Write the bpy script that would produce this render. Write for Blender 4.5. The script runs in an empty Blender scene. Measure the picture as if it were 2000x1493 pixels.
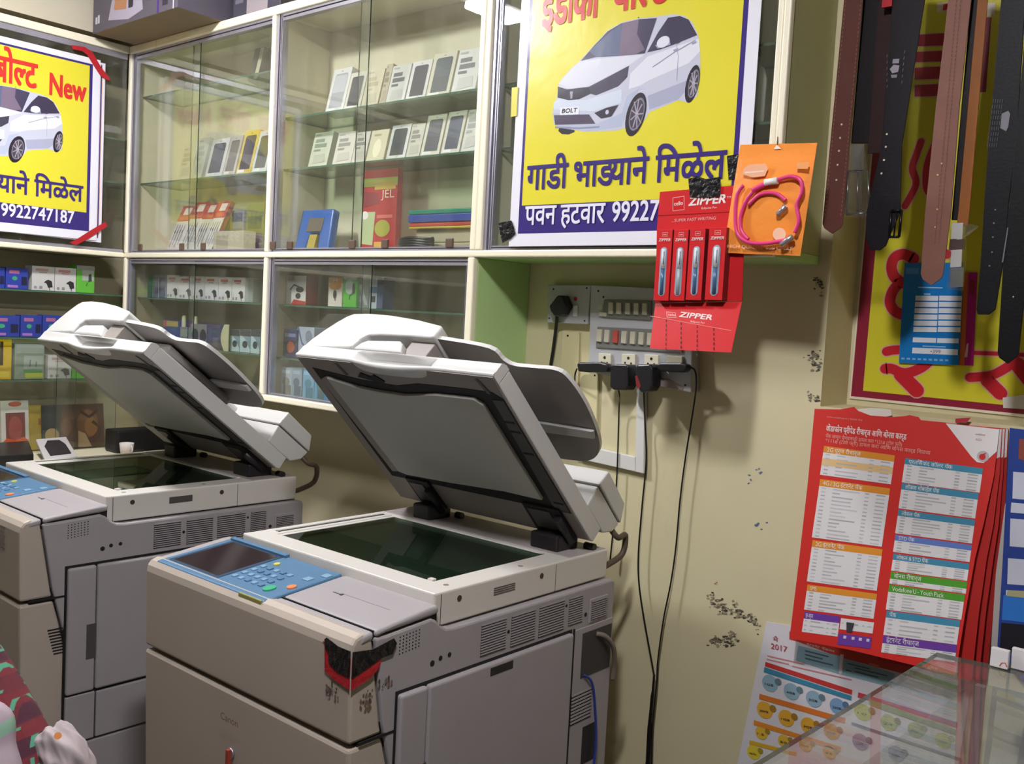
import bpy, bmesh, math, random
from mathutils import Vector, Matrix

# ------------------------------------------------------------------ camera, light, exposure
SC = bpy.context.scene
COL = SC.collection
EYE = Vector((0.0, 0.0, 1.56))
FPX, PITCH, ROLL, YAW = 1873.4206, math.radians(3.74562), math.radians(3.041758), math.radians(40.16013)
_f = Vector((-math.sin(YAW), math.cos(YAW), 0)); _r = Vector((math.cos(YAW), math.sin(YAW), 0)); _u = Vector((0, 0, 1))
FWD = math.cos(PITCH) * _f - math.sin(PITCH) * _u
_u2 = math.sin(PITCH) * _f + math.cos(PITCH) * _u
RGT = math.cos(ROLL) * _r + math.sin(ROLL) * _u2
UPV = -math.sin(ROLL) * _r + math.cos(ROLL) * _u2
cam = bpy.data.cameras.new('camera'); cam.sensor_fit = 'HORIZONTAL'; cam.sensor_width = 36
cam.lens = FPX / 2000 * 36; cam.clip_start = 0.05
cam_ob = bpy.data.objects.new('camera', cam); COL.objects.link(cam_ob)
cam_ob.matrix_world = Matrix(((RGT.x, UPV.x, -FWD.x, EYE.x), (RGT.y, UPV.y, -FWD.y, EYE.y), (RGT.z, UPV.z, -FWD.z, EYE.z), (0, 0, 0, 1)))
SC.camera = cam_ob
world = bpy.data.worlds.new('world'); SC.world = world; world.use_nodes = True
world.node_tree.nodes['Background'].inputs[0].default_value = (0.72, 0.78, 0.9, 1)
world.node_tree.nodes['Background'].inputs[1].default_value = 0.1
SC.view_settings.view_transform = 'Standard'
SC.view_settings.look = 'None'
SC.view_settings.gamma = 1.0
SC.view_settings.use_curve_mapping = False
SC.view_settings.exposure = 0.22
LAMP_STRENGTH = 350.0
CEIL = 2.86
LAMPS = [(-0.55, 0.45, 2.74, 0.0), (-2.58, 0.98, 2.74, 0.0)]       # the two ceiling lamps that the cabinet glass mirrors

# ------------------------------------------------------------------ helpers: pixel of the photograph -> point on a real plane
def ray(px, py):
    return (FWD + RGT * ((px - 1000) / FPX) - UPV * ((py - 746.5) / FPX))
def onY(px, py, y): r = ray(px, py); return EYE + r * ((y - EYE.y) / r.y)
def onX(px, py, x): r = ray(px, py); return EYE + r * ((x - EYE.x) / r.x)
def onZ(px, py, z): r = ray(px, py); return EYE + r * ((z - EYE.z) / r.z)

def lin(c):
    if isinstance(c, str):
        c = c.lstrip('#'); c = [int(c[i:i + 2], 16) / 255 for i in (0, 2, 4)]
    return tuple(x / 12.92 if x <= .04045 else ((x + .055) / 1.055) ** 2.4 for x in c) + (1.0,)

def hexmul(c, k):
    c = c.lstrip('#'); return '#' + ''.join('%02x' % max(0, min(255, int(int(c[i:i + 2], 16) * k))) for i in (0, 2, 4))

_mats = {}
def mat(name, color, rough=0.5, metal=0.0, spec=0.5, bump=0.0, bscale=60.0, mottle=0.0, mscale=8.0, coat=0.0, emit=0.0, trans=0.0, stain=None):
    if name in _mats: return _mats[name]
    m = bpy.data.materials.new(name); m.use_nodes = True
    nt = m.node_tree; b = nt.nodes['Principled BSDF']
    b.inputs['Base Color'].default_value = lin(color)
    b.inputs['Roughness'].default_value = rough; b.inputs['Metallic'].default_value = metal
    b.inputs['Specular IOR Level'].default_value = spec
    b.inputs['Coat Weight'].default_value = coat
    if emit: b.inputs['Emission Color'].default_value = lin(color); b.inputs['Emission Strength'].default_value = emit
    if trans: b.inputs['Transmission Weight'].default_value = trans
    if bump or mottle or stain:
        tc = nt.nodes.new('ShaderNodeTexCoord')
    if mottle:
        n = nt.nodes.new('ShaderNodeTexNoise'); n.inputs['Scale'].default_value = mscale; n.inputs['Detail'].default_value = 6
        nt.links.new(tc.outputs['Object'], n.inputs['Vector'])
        mx = nt.nodes.new('ShaderNodeMix'); mx.data_type = 'RGBA'
        k = lin(color)
        mx.inputs[6].default_value = tuple(x * (1 - mottle) for x in k[:3]) + (1,); mx.inputs[7].default_value = tuple(min(1, x * (1 + mottle)) for x in k[:3]) + (1,)
        nt.links.new(n.outputs['Fac'], mx.inputs[0]); out = mx.outputs[2]
        if stain:                                    # (colour, noise scale, threshold, amount, stretch)
            sc_, th, am, st = stain[1:]
            mp = nt.nodes.new('ShaderNodeMapping'); mp.inputs['Scale'].default_value = st
            n2 = nt.nodes.new('ShaderNodeTexNoise'); n2.inputs['Scale'].default_value = sc_; n2.inputs['Detail'].default_value = 8; n2.inputs['Roughness'].default_value = .65
            rp = nt.nodes.new('ShaderNodeMapRange'); rp.inputs[1].default_value = th; rp.inputs[2].default_value = th + .12; rp.inputs[4].default_value = am
            m2 = nt.nodes.new('ShaderNodeMix'); m2.data_type = 'RGBA'; m2.inputs[7].default_value = lin(stain[0])
            nt.links.new(tc.outputs['Object'], mp.inputs[0]); nt.links.new(mp.outputs[0], n2.inputs['Vector']); nt.links.new(n2.outputs['Fac'], rp.inputs[0])
            nt.links.new(rp.outputs[0], m2.inputs[0]); nt.links.new(out, m2.inputs[6]); out = m2.outputs[2]
        nt.links.new(out, b.inputs['Base Color'])
    if bump:
        n = nt.nodes.new('ShaderNodeTexNoise'); n.inputs['Scale'].default_value = bscale; n.inputs['Detail'].default_value = 4
        nt.links.new(tc.outputs['Object'], n.inputs['Vector'])
        bp = nt.nodes.new('ShaderNodeBump'); bp.inputs['Strength'].default_value = bump; bp.inputs['Distance'].default_value = .01
        nt.links.new(n.outputs['Fac'], bp.inputs['Height']); nt.links.new(bp.outputs[0], b.inputs['Normal'])
    _mats[name] = m; return m

def glass_mat(name, tint, rough=0.0, ior=1.45, dirt=0.0, dirtcol='#d8d4c0'):
    if name in _mats: return _mats[name]
    m = bpy.data.materials.new(name); m.use_nodes = True; nt = m.node_tree
    nt.nodes.remove(nt.nodes['Principled BSDF']); out = nt.nodes['Material Output']
    t = nt.nodes.new('ShaderNodeBsdfTransparent'); t.inputs[0].default_value = lin(tint)
    g = nt.nodes.new('ShaderNodeBsdfGlossy'); g.inputs['Roughness'].default_value = rough
    fr = nt.nodes.new('ShaderNodeFresnel'); ge = nt.nodes.new('ShaderNodeNewGeometry'); mr = nt.nodes.new('ShaderNodeMapRange')
    mr.inputs[3].default_value = ior; mr.inputs[4].default_value = 1 / ior          # both faces of a thin pane mirror alike
    nt.links.new(ge.outputs['Backfacing'], mr.inputs[0]); nt.links.new(mr.outputs[0], fr.inputs[0])
    mx = nt.nodes.new('ShaderNodeMixShader')
    nt.links.new(fr.outputs[0], mx.inputs[0]); nt.links.new(t.outputs[0], mx.inputs[1]); nt.links.new(g.outputs[0], mx.inputs[2])
    last = mx.outputs[0]
    if dirt:
        d = nt.nodes.new('ShaderNodeBsdfDiffuse'); d.inputs[0].default_value = lin(dirtcol)
        tc = nt.nodes.new('ShaderNodeTexCoord'); mp = nt.nodes.new('ShaderNodeMapping'); mp.inputs['Scale'].default_value = (9, 9, 1.2)
        n = nt.nodes.new('ShaderNodeTexNoise'); n.inputs['Scale'].default_value = 1.6; n.inputs['Detail'].default_value = 5
        rp = nt.nodes.new('ShaderNodeMapRange'); rp.inputs[1].default_value = .4; rp.inputs[2].default_value = .75; rp.inputs[3].default_value = dirt * .3; rp.inputs[4].default_value = dirt
        m2 = nt.nodes.new('ShaderNodeMixShader')
        nt.links.new(tc.outputs['Object'], mp.inputs[0]); nt.links.new(mp.outputs[0], n.inputs['Vector']); nt.links.new(n.outputs['Fac'], rp.inputs[0])
        nt.links.new(rp.outputs[0], m2.inputs[0]); nt.links.new(last, m2.inputs[1]); nt.links.new(d.outputs[0], m2.inputs[2]); last = m2.outputs[0]
    nt.links.new(last, out.inputs[0])
    _mats[name] = m; return m

def paper(c, finish='matte'):
    r = {'matte': .75, 'vinyl': .32, 'gloss': .22, 'satin': .5}[finish]
    return mat('print_%s_%s' % (finish, c.lstrip('#')), c, rough=r, bump=.25 if finish == 'vinyl' else .04, bscale=7 if finish == 'vinyl' else 40)

class MB:
    """collects faces, builds ONE mesh object"""
    def __init__(s): s.v = []; s.f = []; s.mi = []; s.sm = []
    def add(s, vs, fs, m=0, smooth=False):
        o = len(s.v); s.v += [Vector(p) for p in vs]
        for f in fs: s.f.append([i + o for i in f]); s.mi.append(m); s.sm.append(smooth)
        return s
    def box(s, x0, x1, y0, y1, z0, z1, m=0):
        vs = [(x, y, z) for z in (z0, z1) for y in (y0, y1) for x in (x0, x1)]
        return s.add(vs, [(0, 2, 3, 1), (4, 5, 7, 6), (0, 1, 5, 4), (2, 6, 7, 3), (0, 4, 6, 2), (1, 3, 7, 5)], m)
    def prism(s, pts, ext, m=0, mside=None, smooth=False):
        n = len(pts); e = Vector(ext); a = [Vector(p) for p in pts]
        o = len(s.v); s.v += a + [p + e for p in a]
        nrm = Vector()
        for i in range(n): nrm += a[i].cross(a[(i + 1) % n])
        fl = nrm.dot(e) > 0
        c0 = list(range(n)); c1 = list(range(n, 2 * n))
        s.f.append([i + o for i in (c0[::-1] if fl else c0)]); s.mi.append(m); s.sm.append(False)
        s.f.append([i + o for i in (c1 if fl else c1[::-1])]); s.mi.append(m); s.sm.append(False)
        for i in range(n):
            j = (i + 1) % n; q = [i, j, n + j, n + i]
            s.f.append([k + o for k in (q if fl else q[::-1])]); s.mi.append(m if mside is None else mside); s.sm.append(smooth)
        return s
    def tube(s, path, r, n=8, m=0, cap=True, flat=1.0):
        P = [Vector(p) for p in path]; k = len(P); rings = []
        up = None
        for i in range(k):
            t = (P[min(i + 1, k - 1)] - P[max(i - 1, 0)]).normalized()
            if up is None:
                up = Vector((0, 0, 1)) if abs(t.z) < .9 else Vector((1, 0, 0))
            a = t.cross(up).normalized(); b = a.cross(t).normalized(); up = b
            rr = r[i] if isinstance(r, (list, tuple)) else r
            rings.append([P[i] + (a * math.cos(2 * math.pi * j / n) + b * math.sin(2 * math.pi * j / n) * flat) * rr for j in range(n)])
        o = len(s.v)
        for g in rings: s.v += g
        for i in range(k - 1):
            for j in range(n):
                j2 = (j + 1) % n
                s.f.append([o + i * n + j, o + i * n + j2, o + (i + 1) * n + j2, o + (i + 1) * n + j]); s.mi.append(m); s.sm.append(True)
        if cap:
            s.f.append([o + j for j in range(n)][::-1]); s.mi.append(m); s.sm.append(False)
            s.f.append([o + (k - 1) * n + j for j in range(n)]); s.mi.append(m); s.sm.append(False)
        return s
    def disc(s, c, axis, r, h, n=16, m=0):
        c = Vector(c); a = Vector(axis).normalized(); u = a.orthogonal().normalized(); w = a.cross(u)
        return s.prism([c + (u * math.cos(2 * math.pi * i / n) + w * math.sin(2 * math.pi * i / n)) * r for i in range(n)], a * h, m, smooth=True)
    def grid(s, nu, nv, fn, m=0, smooth=True):
        o = len(s.v)
        for j in range(nv + 1):
            for i in range(nu + 1): s.v.append(Vector(fn(i / nu, j / nv)))
        for j in range(nv):
            for i in range(nu):
                a = o + j * (nu + 1) + i
                s.f.append([a, a + 1, a + nu + 2, a + nu + 1]); s.mi.append(m); s.sm.append(smooth)
        return s
    def build(s, name, mats, parent=None, bevel=0.0, seg=2, world=False, tf=None, solid=0.0):
        me = bpy.data.meshes.new(name)
        vs = [tf(p) for p in s.v] if tf else s.v
        o = bpy.data.objects.new(name, me); COL.objects.link(o)
        if parent is not None:
            o.parent = parent
            if world: vs = [p - parent.location for p in vs]
        me.from_pydata([tuple(p) for p in vs], [], s.f); me.update()
        if not isinstance(mats, (list, tuple)): mats = [mats]
        for x in mats: me.materials.append(x)
        me.polygons.foreach_set('material_index', s.mi); me.polygons.foreach_set('use_smooth', s.sm)
        if solid:
            md = o.modifiers.new('solid', 'SOLIDIFY'); md.thickness = solid; md.offset = 0
        if bevel:
            md = o.modifiers.new('bevel', 'BEVEL'); md.width = bevel; md.segments = seg; md.limit_method = 'ANGLE'; md.angle_limit = math.radians(35)
        return o

def recenter(o):
    """moves the object's origin to the middle of its base"""
    me = o.data; xs = [v.co for v in me.vertices]
    c = Vector(((min(v.x for v in xs) + max(v.x for v in xs)) / 2, (min(v.y for v in xs) + max(v.y for v in xs)) / 2, min(v.z for v in xs)))
    me.transform(Matrix.Translation(-c)); o.location = o.location + c; return o

USED = {}
def tag(o, label, cat, group=None, kind=None):
    o['label'] = label; o['category'] = cat
    if group: o['group'] = group
    if kind: o['kind'] = kind
    return o
def thing(name, label, cat, loc, rz=0.0, group=None, scale=1.0):
    o = bpy.data.objects.new(name, None); COL.objects.link(o)
    o.location = loc; o.rotation_euler = (0, 0, rz); o.scale = (scale,) * 3
    o.empty_display_size = .05
    return tag(o, label, cat, group)
def struct(o): o['kind'] = 'structure'; return o

# ------------------------------------------------------------------ lettering (Blender's own font; Devanagari set in visual order, half letters cut from whole ones)
_tc = {}
def glyph(s, bold=0.0):
    k = (s, bold)
    if k in _tc: return _tc[k]
    c = bpy.data.curves.new('lettering', 'FONT'); c.body = s; c.size = 1; c.offset = bold; c.resolution_u = 3
    o = bpy.data.objects.new('lettering', c); COL.objects.link(o)
    dg = bpy.context.evaluated_depsgraph_get(); dg.update()
    me = bpy.data.meshes.new_from_object(o.evaluated_get(dg))
    vs = [(v.co.x, v.co.y) for v in me.vertices]; fs = [list(p.vertices) for p in me.polygons]
    bpy.data.objects.remove(o); bpy.data.curves.remove(c); bpy.data.meshes.remove(me)
    _tc[k] = (vs, fs); return _tc[k]
def half(s, frac, bold=0.0):
    """the letter without its right-hand stem: a half form"""
    k = ('half', s, frac, bold)
    if k in _tc: return _tc[k]
    vs, fs = glyph(s, bold); x0 = min(v[0] for v in vs); x1 = max(v[0] for v in vs); cut = x0 + (x1 - x0) * frac
    bm = bmesh.new(); bv = [bm.verts.new((x, y, 0)) for x, y in vs]
    for f in fs:
        try: bm.faces.new([bv[i] for i in f])
        except ValueError: pass
    bmesh.ops.bisect_plane(bm, geom=bm.verts[:] + bm.edges[:] + bm.faces[:], plane_co=(cut, 0, 0), plane_no=(1, 0, 0), clear_outer=True)
    bm.verts.index_update()
    out = ([(v.co.x, v.co.y) for v in bm.verts], [[v.index for v in f.verts] for f in bm.faces]); bm.free()
    _tc[k] = out; return out
def line(tokens, gap=0.0):
    V = []; F = []; x = 0.0
    for t in ([tokens] if isinstance(tokens, str) else tokens):
        if t == ' ': x += .28; continue
        if t[0] == '<': x -= float(t[1:]); continue
        vs, fs = half(t[0], t[1]) if isinstance(t, tuple) else glyph(t)
        if not vs: continue
        x0 = min(v[0] for v in vs); x1 = max(v[0] for v in vs); o = len(V)
        V += [(a - x0 + x, b) for a, b in vs]; F += [[i + o for i in f] for f in fs]
        x += x1 - x0 - (.02 if not isinstance(t, tuple) else .0) + gap
    return V, F
def islands(n, F):
    """which letter each point belongs to"""
    par = list(range(n))
    def find(i):
        while par[i] != i: par[i] = par[par[i]]; i = par[i]
        return i
    for f in F:
        r = find(f[0])
        for i in f[1:]: par[find(i)] = r
    ids = {}; return [ids.setdefault(find(i), len(ids)) for i in range(n)]

class Sheet:
    """a flat printed surface: origin, right vector, up vector; n points at the viewer"""
    def __init__(s, O, ex, ey): s.O = Vector(O); s.ex = Vector(ex).normalized(); s.ey = Vector(ey).normalized(); s.n = s.ex.cross(s.ey).normalized()
    def uv(s, px, py):
        r = ray(px, py); t = (s.O - EYE).dot(s.n) / r.dot(s.n); d = EYE + r * t - s.O
        return Vector((d.dot(s.ex), d.dot(s.ey)))
    def P(s, uv, h=0.0): return s.O + s.ex * uv[0] + s.ey * uv[1] + s.n * h

LAY = 0.0004
class Print:
    def __init__(s, sheet, finish='matte'): s.s = sheet; s.mb = MB(); s.c = {}; s.fin = finish; s.k = 0
    def mi(s, c): return s.c.setdefault(c, len(s.c))
    def uvp(s, pts, c, lay=1):
        # counter-clockwise as the viewer sees it
        a = sum(pts[i][0] * pts[(i + 1) % len(pts)][1] - pts[(i + 1) % len(pts)][0] * pts[i][1] for i in range(len(pts)))
        if a < 0: pts = pts[::-1]
        s.k += 1                                     # every printed patch lies a hair above the last
        s.mb.add([s.s.P(p, LAY * lay + (s.k % 12) * 1.6e-5) for p in pts], [list(range(len(pts)))], s.mi(c))
    def px(s, pts, c, lay=1): s.uvp([tuple(s.s.uv(*p)) for p in pts], c, lay)
    def rect(s, x0, y0, x1, y1, c, lay=1): s.uvp([(x0, y0), (x1, y0), (x1, y1), (x0, y1)], c, lay)
    def ell(s, cx, cy, rx, ry, c, lay=1, n=24, a0=0, a1=2 * math.pi, rot=0):
        s.uvp([(cx + rx * math.cos(a0 + (a1 - a0) * i / n) * math.cos(rot) - ry * math.sin(a0 + (a1 - a0) * i / n) * math.sin(rot),
                cy + rx * math.cos(a0 + (a1 - a0) * i / n) * math.sin(rot) + ry * math.sin(a0 + (a1 - a0) * i / n) * math.cos(rot)) for i in range(n)], c, lay)
    def stroke(s, pts, w, c, lay=1):
        """a painted stroke along pts with round joins"""
        P = [Vector(p) for p in pts]; L = []; R = []
        for i in range(len(P)):
            t = (P[min(i + 1, len(P) - 1)] - P[max(i - 1, 0)]).normalized(); nn = Vector((-t.y, t.x))
            ww = w[i] if isinstance(w, (list, tuple)) else w
            L.append(P[i] + nn * ww / 2); R.append(P[i] - nn * ww / 2)
        for i in range(len(P) - 1): s.uvp([tuple(R[i]), tuple(R[i + 1]), tuple(L[i + 1]), tuple(L[i])], c, lay)
    def text(s, tokens, a, b, h, c, lay=2, bold=0.0, cap=.66, slant=0.0, gap=0.0):
        """a, b: baseline ends (uv); h: height of the letter body"""
        V, F = line(tokens, gap)
        if not V: return
        x0 = min(v[0] for v in V); w = max(v[0] for v in V) - x0; ids = islands(len(V), F)
        a = Vector(a[:2]); b = Vector(b[:2]); e = (b - a).normalized(); ex = (b - a) / w; up = Vector((-e.y, e.x)) * (h / cap)
        sh = [(0, 0)] if bold < .012 else [(-.8, -.8), (.8, -.8), (.8, .8), (-.8, .8)]        # bold: printed four times, a hair apart
        for j, (dx, dy) in enumerate(sh):
            s.mb.add([s.s.P(a + ex * (x - x0) + up * (y + dy * bold) + e * (dx * bold * h / cap + slant * y * h / cap), LAY * lay + j * 1.3e-4 + (ids[i] % 6) * 1.8e-5) for i, (x, y) in enumerate(V)], F, s.mi(c))
    def textpx(s, tokens, pa, pb, hpx, c, lay=2, **k):
        a = s.s.uv(*pa); b = s.s.uv(*pb); t = s.s.uv(pa[0], pa[1] - hpx); s.text(tokens, a, b, abs(t.y - a.y), c, lay, **k)
    def build(s, name, parent=None, world=True):
        return s.mb.build(name, [paper(c, s.fin) for c in s.c], parent, world=world)

def lathe(mb, c, prof, n=16, m=0):
    c = Vector(c); k = len(prof)
    mb.grid(n, k - 1, lambda a, b: c + Vector((prof[min(k - 1, int(round(b * (k - 1))))][0] * math.cos(2 * math.pi * a), prof[min(k - 1, int(round(b * (k - 1))))][0] * math.sin(2 * math.pi * a), prof[min(k - 1, int(round(b * (k - 1))))][1])), m)
    return mb

def smooth_path(pts, n=6):
    """Catmull-Rom through pts"""
    P = [Vector(p) for p in pts]; out = []
    for i in range(len(P) - 1):
        p0 = P[max(i - 1, 0)]; p1 = P[i]; p2 = P[i + 1]; p3 = P[min(i + 2, len(P) - 1)]
        for k in range(n):
            t = k / n
            out.append(.5 * ((2 * p1) + (-p0 + p2) * t + (2 * p0 - 5 * p1 + 4 * p2 - p3) * t * t + (-p0 + 3 * p1 - 3 * p2 + p3) * t ** 3))
    out.append(P[-1]); return out
ORD = ['first', 'second', 'third', 'fourth', 'fifth', 'sixth', 'seventh', 'eighth', 'ninth', 'tenth']

# ------------------------------------------------------------------ materials
CREAM = mat('wall_cream', '#d5cba4', .7, mottle=.10, mscale=3.0, bump=.08, bscale=18, stain=('#8f8464', 2.2, .62, .35, (1, 1, .35)))
TAUPE = mat('wall_plaster', '#cfc6b0', .8, mottle=.06, mscale=4, bump=.06, bscale=20)
DIMW = mat('far_wall', '#4c463e', .8, mottle=.1)
CEILM = mat('ceiling_white', '#c9c4b8', .85, mottle=.03)
FLOORM = mat('floor_tile', '#554e47', .35, mottle=.1, mscale=5)
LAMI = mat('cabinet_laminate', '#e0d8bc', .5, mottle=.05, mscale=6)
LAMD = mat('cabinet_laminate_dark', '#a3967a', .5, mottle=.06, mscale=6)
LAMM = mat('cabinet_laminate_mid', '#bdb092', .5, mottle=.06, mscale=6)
TRIM = mat('cream_beading', '#f4ecd2', .4, mottle=.03, mscale=20)
GREEN = mat('green_paint', '#b6d490', .55, mottle=.08, mscale=9)
OLIVE = mat('green_olive_tone', '#b2b088', .55, mottle=.08, mscale=9)  # the green in a yellower, greyer tone, for the cabinet's end panel
ALU = mat('aluminium_channel', '#b9b6c2', .35, metal=.7, mottle=.05, mscale=30)
ALUD = mat('aluminium_groove', '#55535f', .4, metal=.5)
PANE = glass_mat('pane_glass', '#f9fbf9', dirt=.06)
PEDGE = mat('pane_edge', '#26332c', .15, spec=.6)
SHELFG = glass_mat('shelf_glass', '#e0ebe0', dirt=.10, dirtcol='#b9c4ae')
SEDGE = mat('shelf_edge', '#4c6b56', .15, spec=.6)
GRIP = mat('grip_brown', '#5d4a3e', .5)
BLACKP = mat('black_plastic', '#17161a', .35)
BLACKT = mat('black_tape', '#121013', .3, bump=.5, bscale=70)
REDT = mat('red_tape', '#b3202a', .35, bump=.3, bscale=60)
WHITEP = mat('white_plastic', '#e8e6e0', .35)
FY, WY, LX = 1.9, 2.132, -3.623

# ------------------------------------------------------------------ the room
for i, bx in enumerate(((-4.2, -0.872, 0, CEIL), (-0.872, 1.1, 0, 1.398), (1.1, 2.4, 0, CEIL), (-0.872, 1.1, 2.66, CEIL))):
    w_ = struct(MB().box(bx[0], bx[1], WY, 2.6, bx[2], bx[3]).build('wall_back', CREAM))
    if i == 0: wall_back = w_
struct(MB().box(-0.872, 1.1, 2.29, 2.3, 1.398, 2.66).build('wall_recess', CREAM))
struct(MB().box(-4.2, -3.87, -2.4, WY, 0, CEIL).build('wall_left', TAUPE))
struct(MB().box(2.2, 2.4, -2.4, WY, 0, CEIL).build('wall_right', DIMW))
struct(MB().box(-4.2, 2.4, -2.6, -2.4, 0, CEIL).build('wall_front', DIMW))
struct(MB().box(-4.2, 2.4, -2.6, 2.6, -.1, 0).build('floor', FLOORM))
struct(MB().box(-4.2, 2.4, -2.6, 2.6, CEIL, CEIL + .1).build('ceiling', CEILM))
# plaster closing the wall above the corner cabinets
struct(MB().box(-3.87, -3.66, -2.4, WY, 2.56, CEIL).build('wall_bulkhead', TAUPE))

LAMPM = mat('lamp_glow', '#fbfaff', .5, emit=LAMP_STRENGTH)
for i, (x, y, z, r) in enumerate(LAMPS):
    L = thing('ceiling_lamp', ['short white ceiling lamp above the camera side of the shop', 'short white ceiling lamp above the two copiers'][i], 'lamp', (x, y, z), r)
    MB().box(-.07, .07, -.15, .15, .03, CEIL - z, ).build('lamp_housing', WHITEP, L, bevel=.006)
    MB().box(-.055, .055, -.13, .13, 0, .03).build('lamp_tube', LAMPM, L, bevel=.01)

# ------------------------------------------------------------------ display cabinets
def slab(name, m, x0, x1, y0, y1, z0, z1, par, bevel=.0015):
    return MB().box(x0, x1, y0, y1, z0, z1).build(name, m, par, bevel=bevel, world=True)
def gshelf(par, x0, x1, y0, y1, z):
    b = MB(); b.box(x0, x1, y0, y1, z - .006, z)
    b.mi = [0, 0, 1, 1, 1, 1]; return b.build('glass_shelf', [SHELFG, SEDGE], par, world=True)
def gpane(par, x0, x1, y0, y1, z0, z1, thin='y'):
    b = MB(); b.box(x0, x1, y0, y1, z0, z1)
    b.mi = [1, 1, 0, 0, 1, 1] if thin == 'y' else [1, 1, 1, 1, 0, 0]
    return b.build('glass_pane', [PANE, PEDGE], par, world=True)
def channel_v(par, x, z0, z1, side=1, wd=.022):
    """upright aluminium channel beside a beading: two ribs and a dark groove"""
    b = MB()
    for k, (a, c, dy, m) in enumerate(((0, .4, .0, 0), (.4, .62, .006, 1), (.62, .75, .001, 0), (.75, .9, .006, 1), (.9, 1, .0, 0))):
        xa, xb = x + side * wd * a, x + side * wd * c
        b.box(min(xa, xb), max(xa, xb), FY + dy, FY + .022, z0, z1, m)
    return b.build('aluminium_channel', [ALU, ALUD], par, world=True)
def channel_h(par, x0, x1, z0, z1):
    b = MB(); h = z1 - z0
    b.box(x0, x1, FY + .001, FY + .022, z0, z0 + h * .45, 0); b.box(x0, x1, FY + .006, FY + .022, z0 + h * .45, z0 + h * .65, 1); b.box(x0, x1, FY + .001, FY + .022, z0 + h * .65, z1, 0)
    return b.build('aluminium_channel', [ALU, ALUD], par, world=True)
def beading(par, x0, x1, z0, z1, y0=None):
    y0 = FY - .008 if y0 is None else y0
    return MB().box(x0, x1, y0, FY + .012, z0, z1).build('cream_beading', TRIM, par, bevel=.004, world=True)

ZM0, ZM1 = 1.720, 1.7385                       # the beading between upper and lower cabinets
ZT0, ZT1 = 2.503, 2.532
UC = thing('display_cabinet', 'long cream upper display cabinet with glass doors along the back wall', 'cabinet', (-2.26, 2.0, ZM0))
slab('top_panel', LAMI, LX, -.9, FY + .012, WY, ZT0, ZT1, UC)
slab('back_panel', LAMI, LX, -.918, WY - .012, WY - .001, ZM1, ZT0, UC)
slab('bottom_panel', LAMI, LX, -1.77, FY + .012, WY - .001, ZM0, ZM1 + .002, UC)
slab('bottom_panel', GREEN, -1.77, -.9, FY + .012, WY - .001, ZM0, ZM1 + .002, UC)
slab('side_panel', OLIVE, -.918, -.9, FY + .012, WY - .001, ZM1 + .002, ZT0, UC)
for x0, x1 in ((LX, LX + .018), (-2.700, -2.682), (-1.768, -1.735)):
    slab('partition_panel', LAMI, x0, x1, FY + .022, WY - .012, ZM1 + .002, ZT0, UC)
beading(UC, LX + .2, -.9, ZT0, ZT1); beading(UC, LX, -.9, ZM0, ZM1)
beading(UC, LX, LX + .2, ZT0, ZT1)
beading(UC, LX, LX + .017, ZM1, ZT0); beading(UC, -2.698, -2.678, ZM1, ZT0)
beading(UC, -1.772, -1.751, ZM1, ZT0); beading(UC, -1.751, -1.730, ZM1, ZT0)
beading(UC, -.928, -.914, ZM1, ZT0); beading(UC, -.914, -.898, ZM1, ZT0)
for x, sd in ((LX + .017, 1), (-2.678, 1), (-1.730, 1)): channel_v(UC, x, ZM1, ZT0, sd, .030)
for a, b in ((LX + .047, -2.698), (-2.648, -1.772), (-1.70, -.928)):
    channel_h(UC, a, b, ZM1, ZM1 + .012); channel_h(UC, a, b, ZT0 - .022, ZT0)
zs1, zs2, zs0 = 2.183, 2.015, 2.350
gshelf(UC, LX + .018, -2.70, 1.945, 2.118, zs0); gshelf(UC, LX + .018, -2.70, 1.945, 2.118, zs2)
gshelf(UC, -2.682, -1.768, 1.945, 2.118, zs1); gshelf(UC, -2.682, -1.768, 1.945, 2.118, zs2)
gshelf(UC, -1.735, -.918, 1.945, 2.118, zs1); gshelf(UC, -1.735, -.918, 1.945, 2.118, zs2)
zp0, zp1 = ZM1 + .010, ZT0 - .012
def sx(px, py): return onY(px, py, FY).x
s1 = sx(383, 300); s2 = sx(709, 300)
gpane(UC, LX + .03, s1 + .0015, FY + .004, FY + .008, zp0, zp1); gpane(UC, s1 - .06, -2.698, FY + .013, FY + .017, zp0, zp1)
gpane(UC, -2.655, s2 + .0015, FY + .004, FY + .008, zp0, zp1); gpane(UC, s2 - .052, -1.772, FY + .013, FY + .017, zp0, zp1)
gpane(UC, -1.71, -1.28, FY + .004, FY + .008, zp0, zp1); gpane(UC, -1.33, -.928, FY + .013, FY + .017, zp0, zp1)
for px in (274, 355, 397, 533, 566, 688, 752, 878):
    x = sx(px, 480); slab('pane_grip', GRIP, x - .014, x + .014, FY - .004, FY + .0035, ZM1 + .008, ZM1 + .034, UC, bevel=.003)

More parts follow.
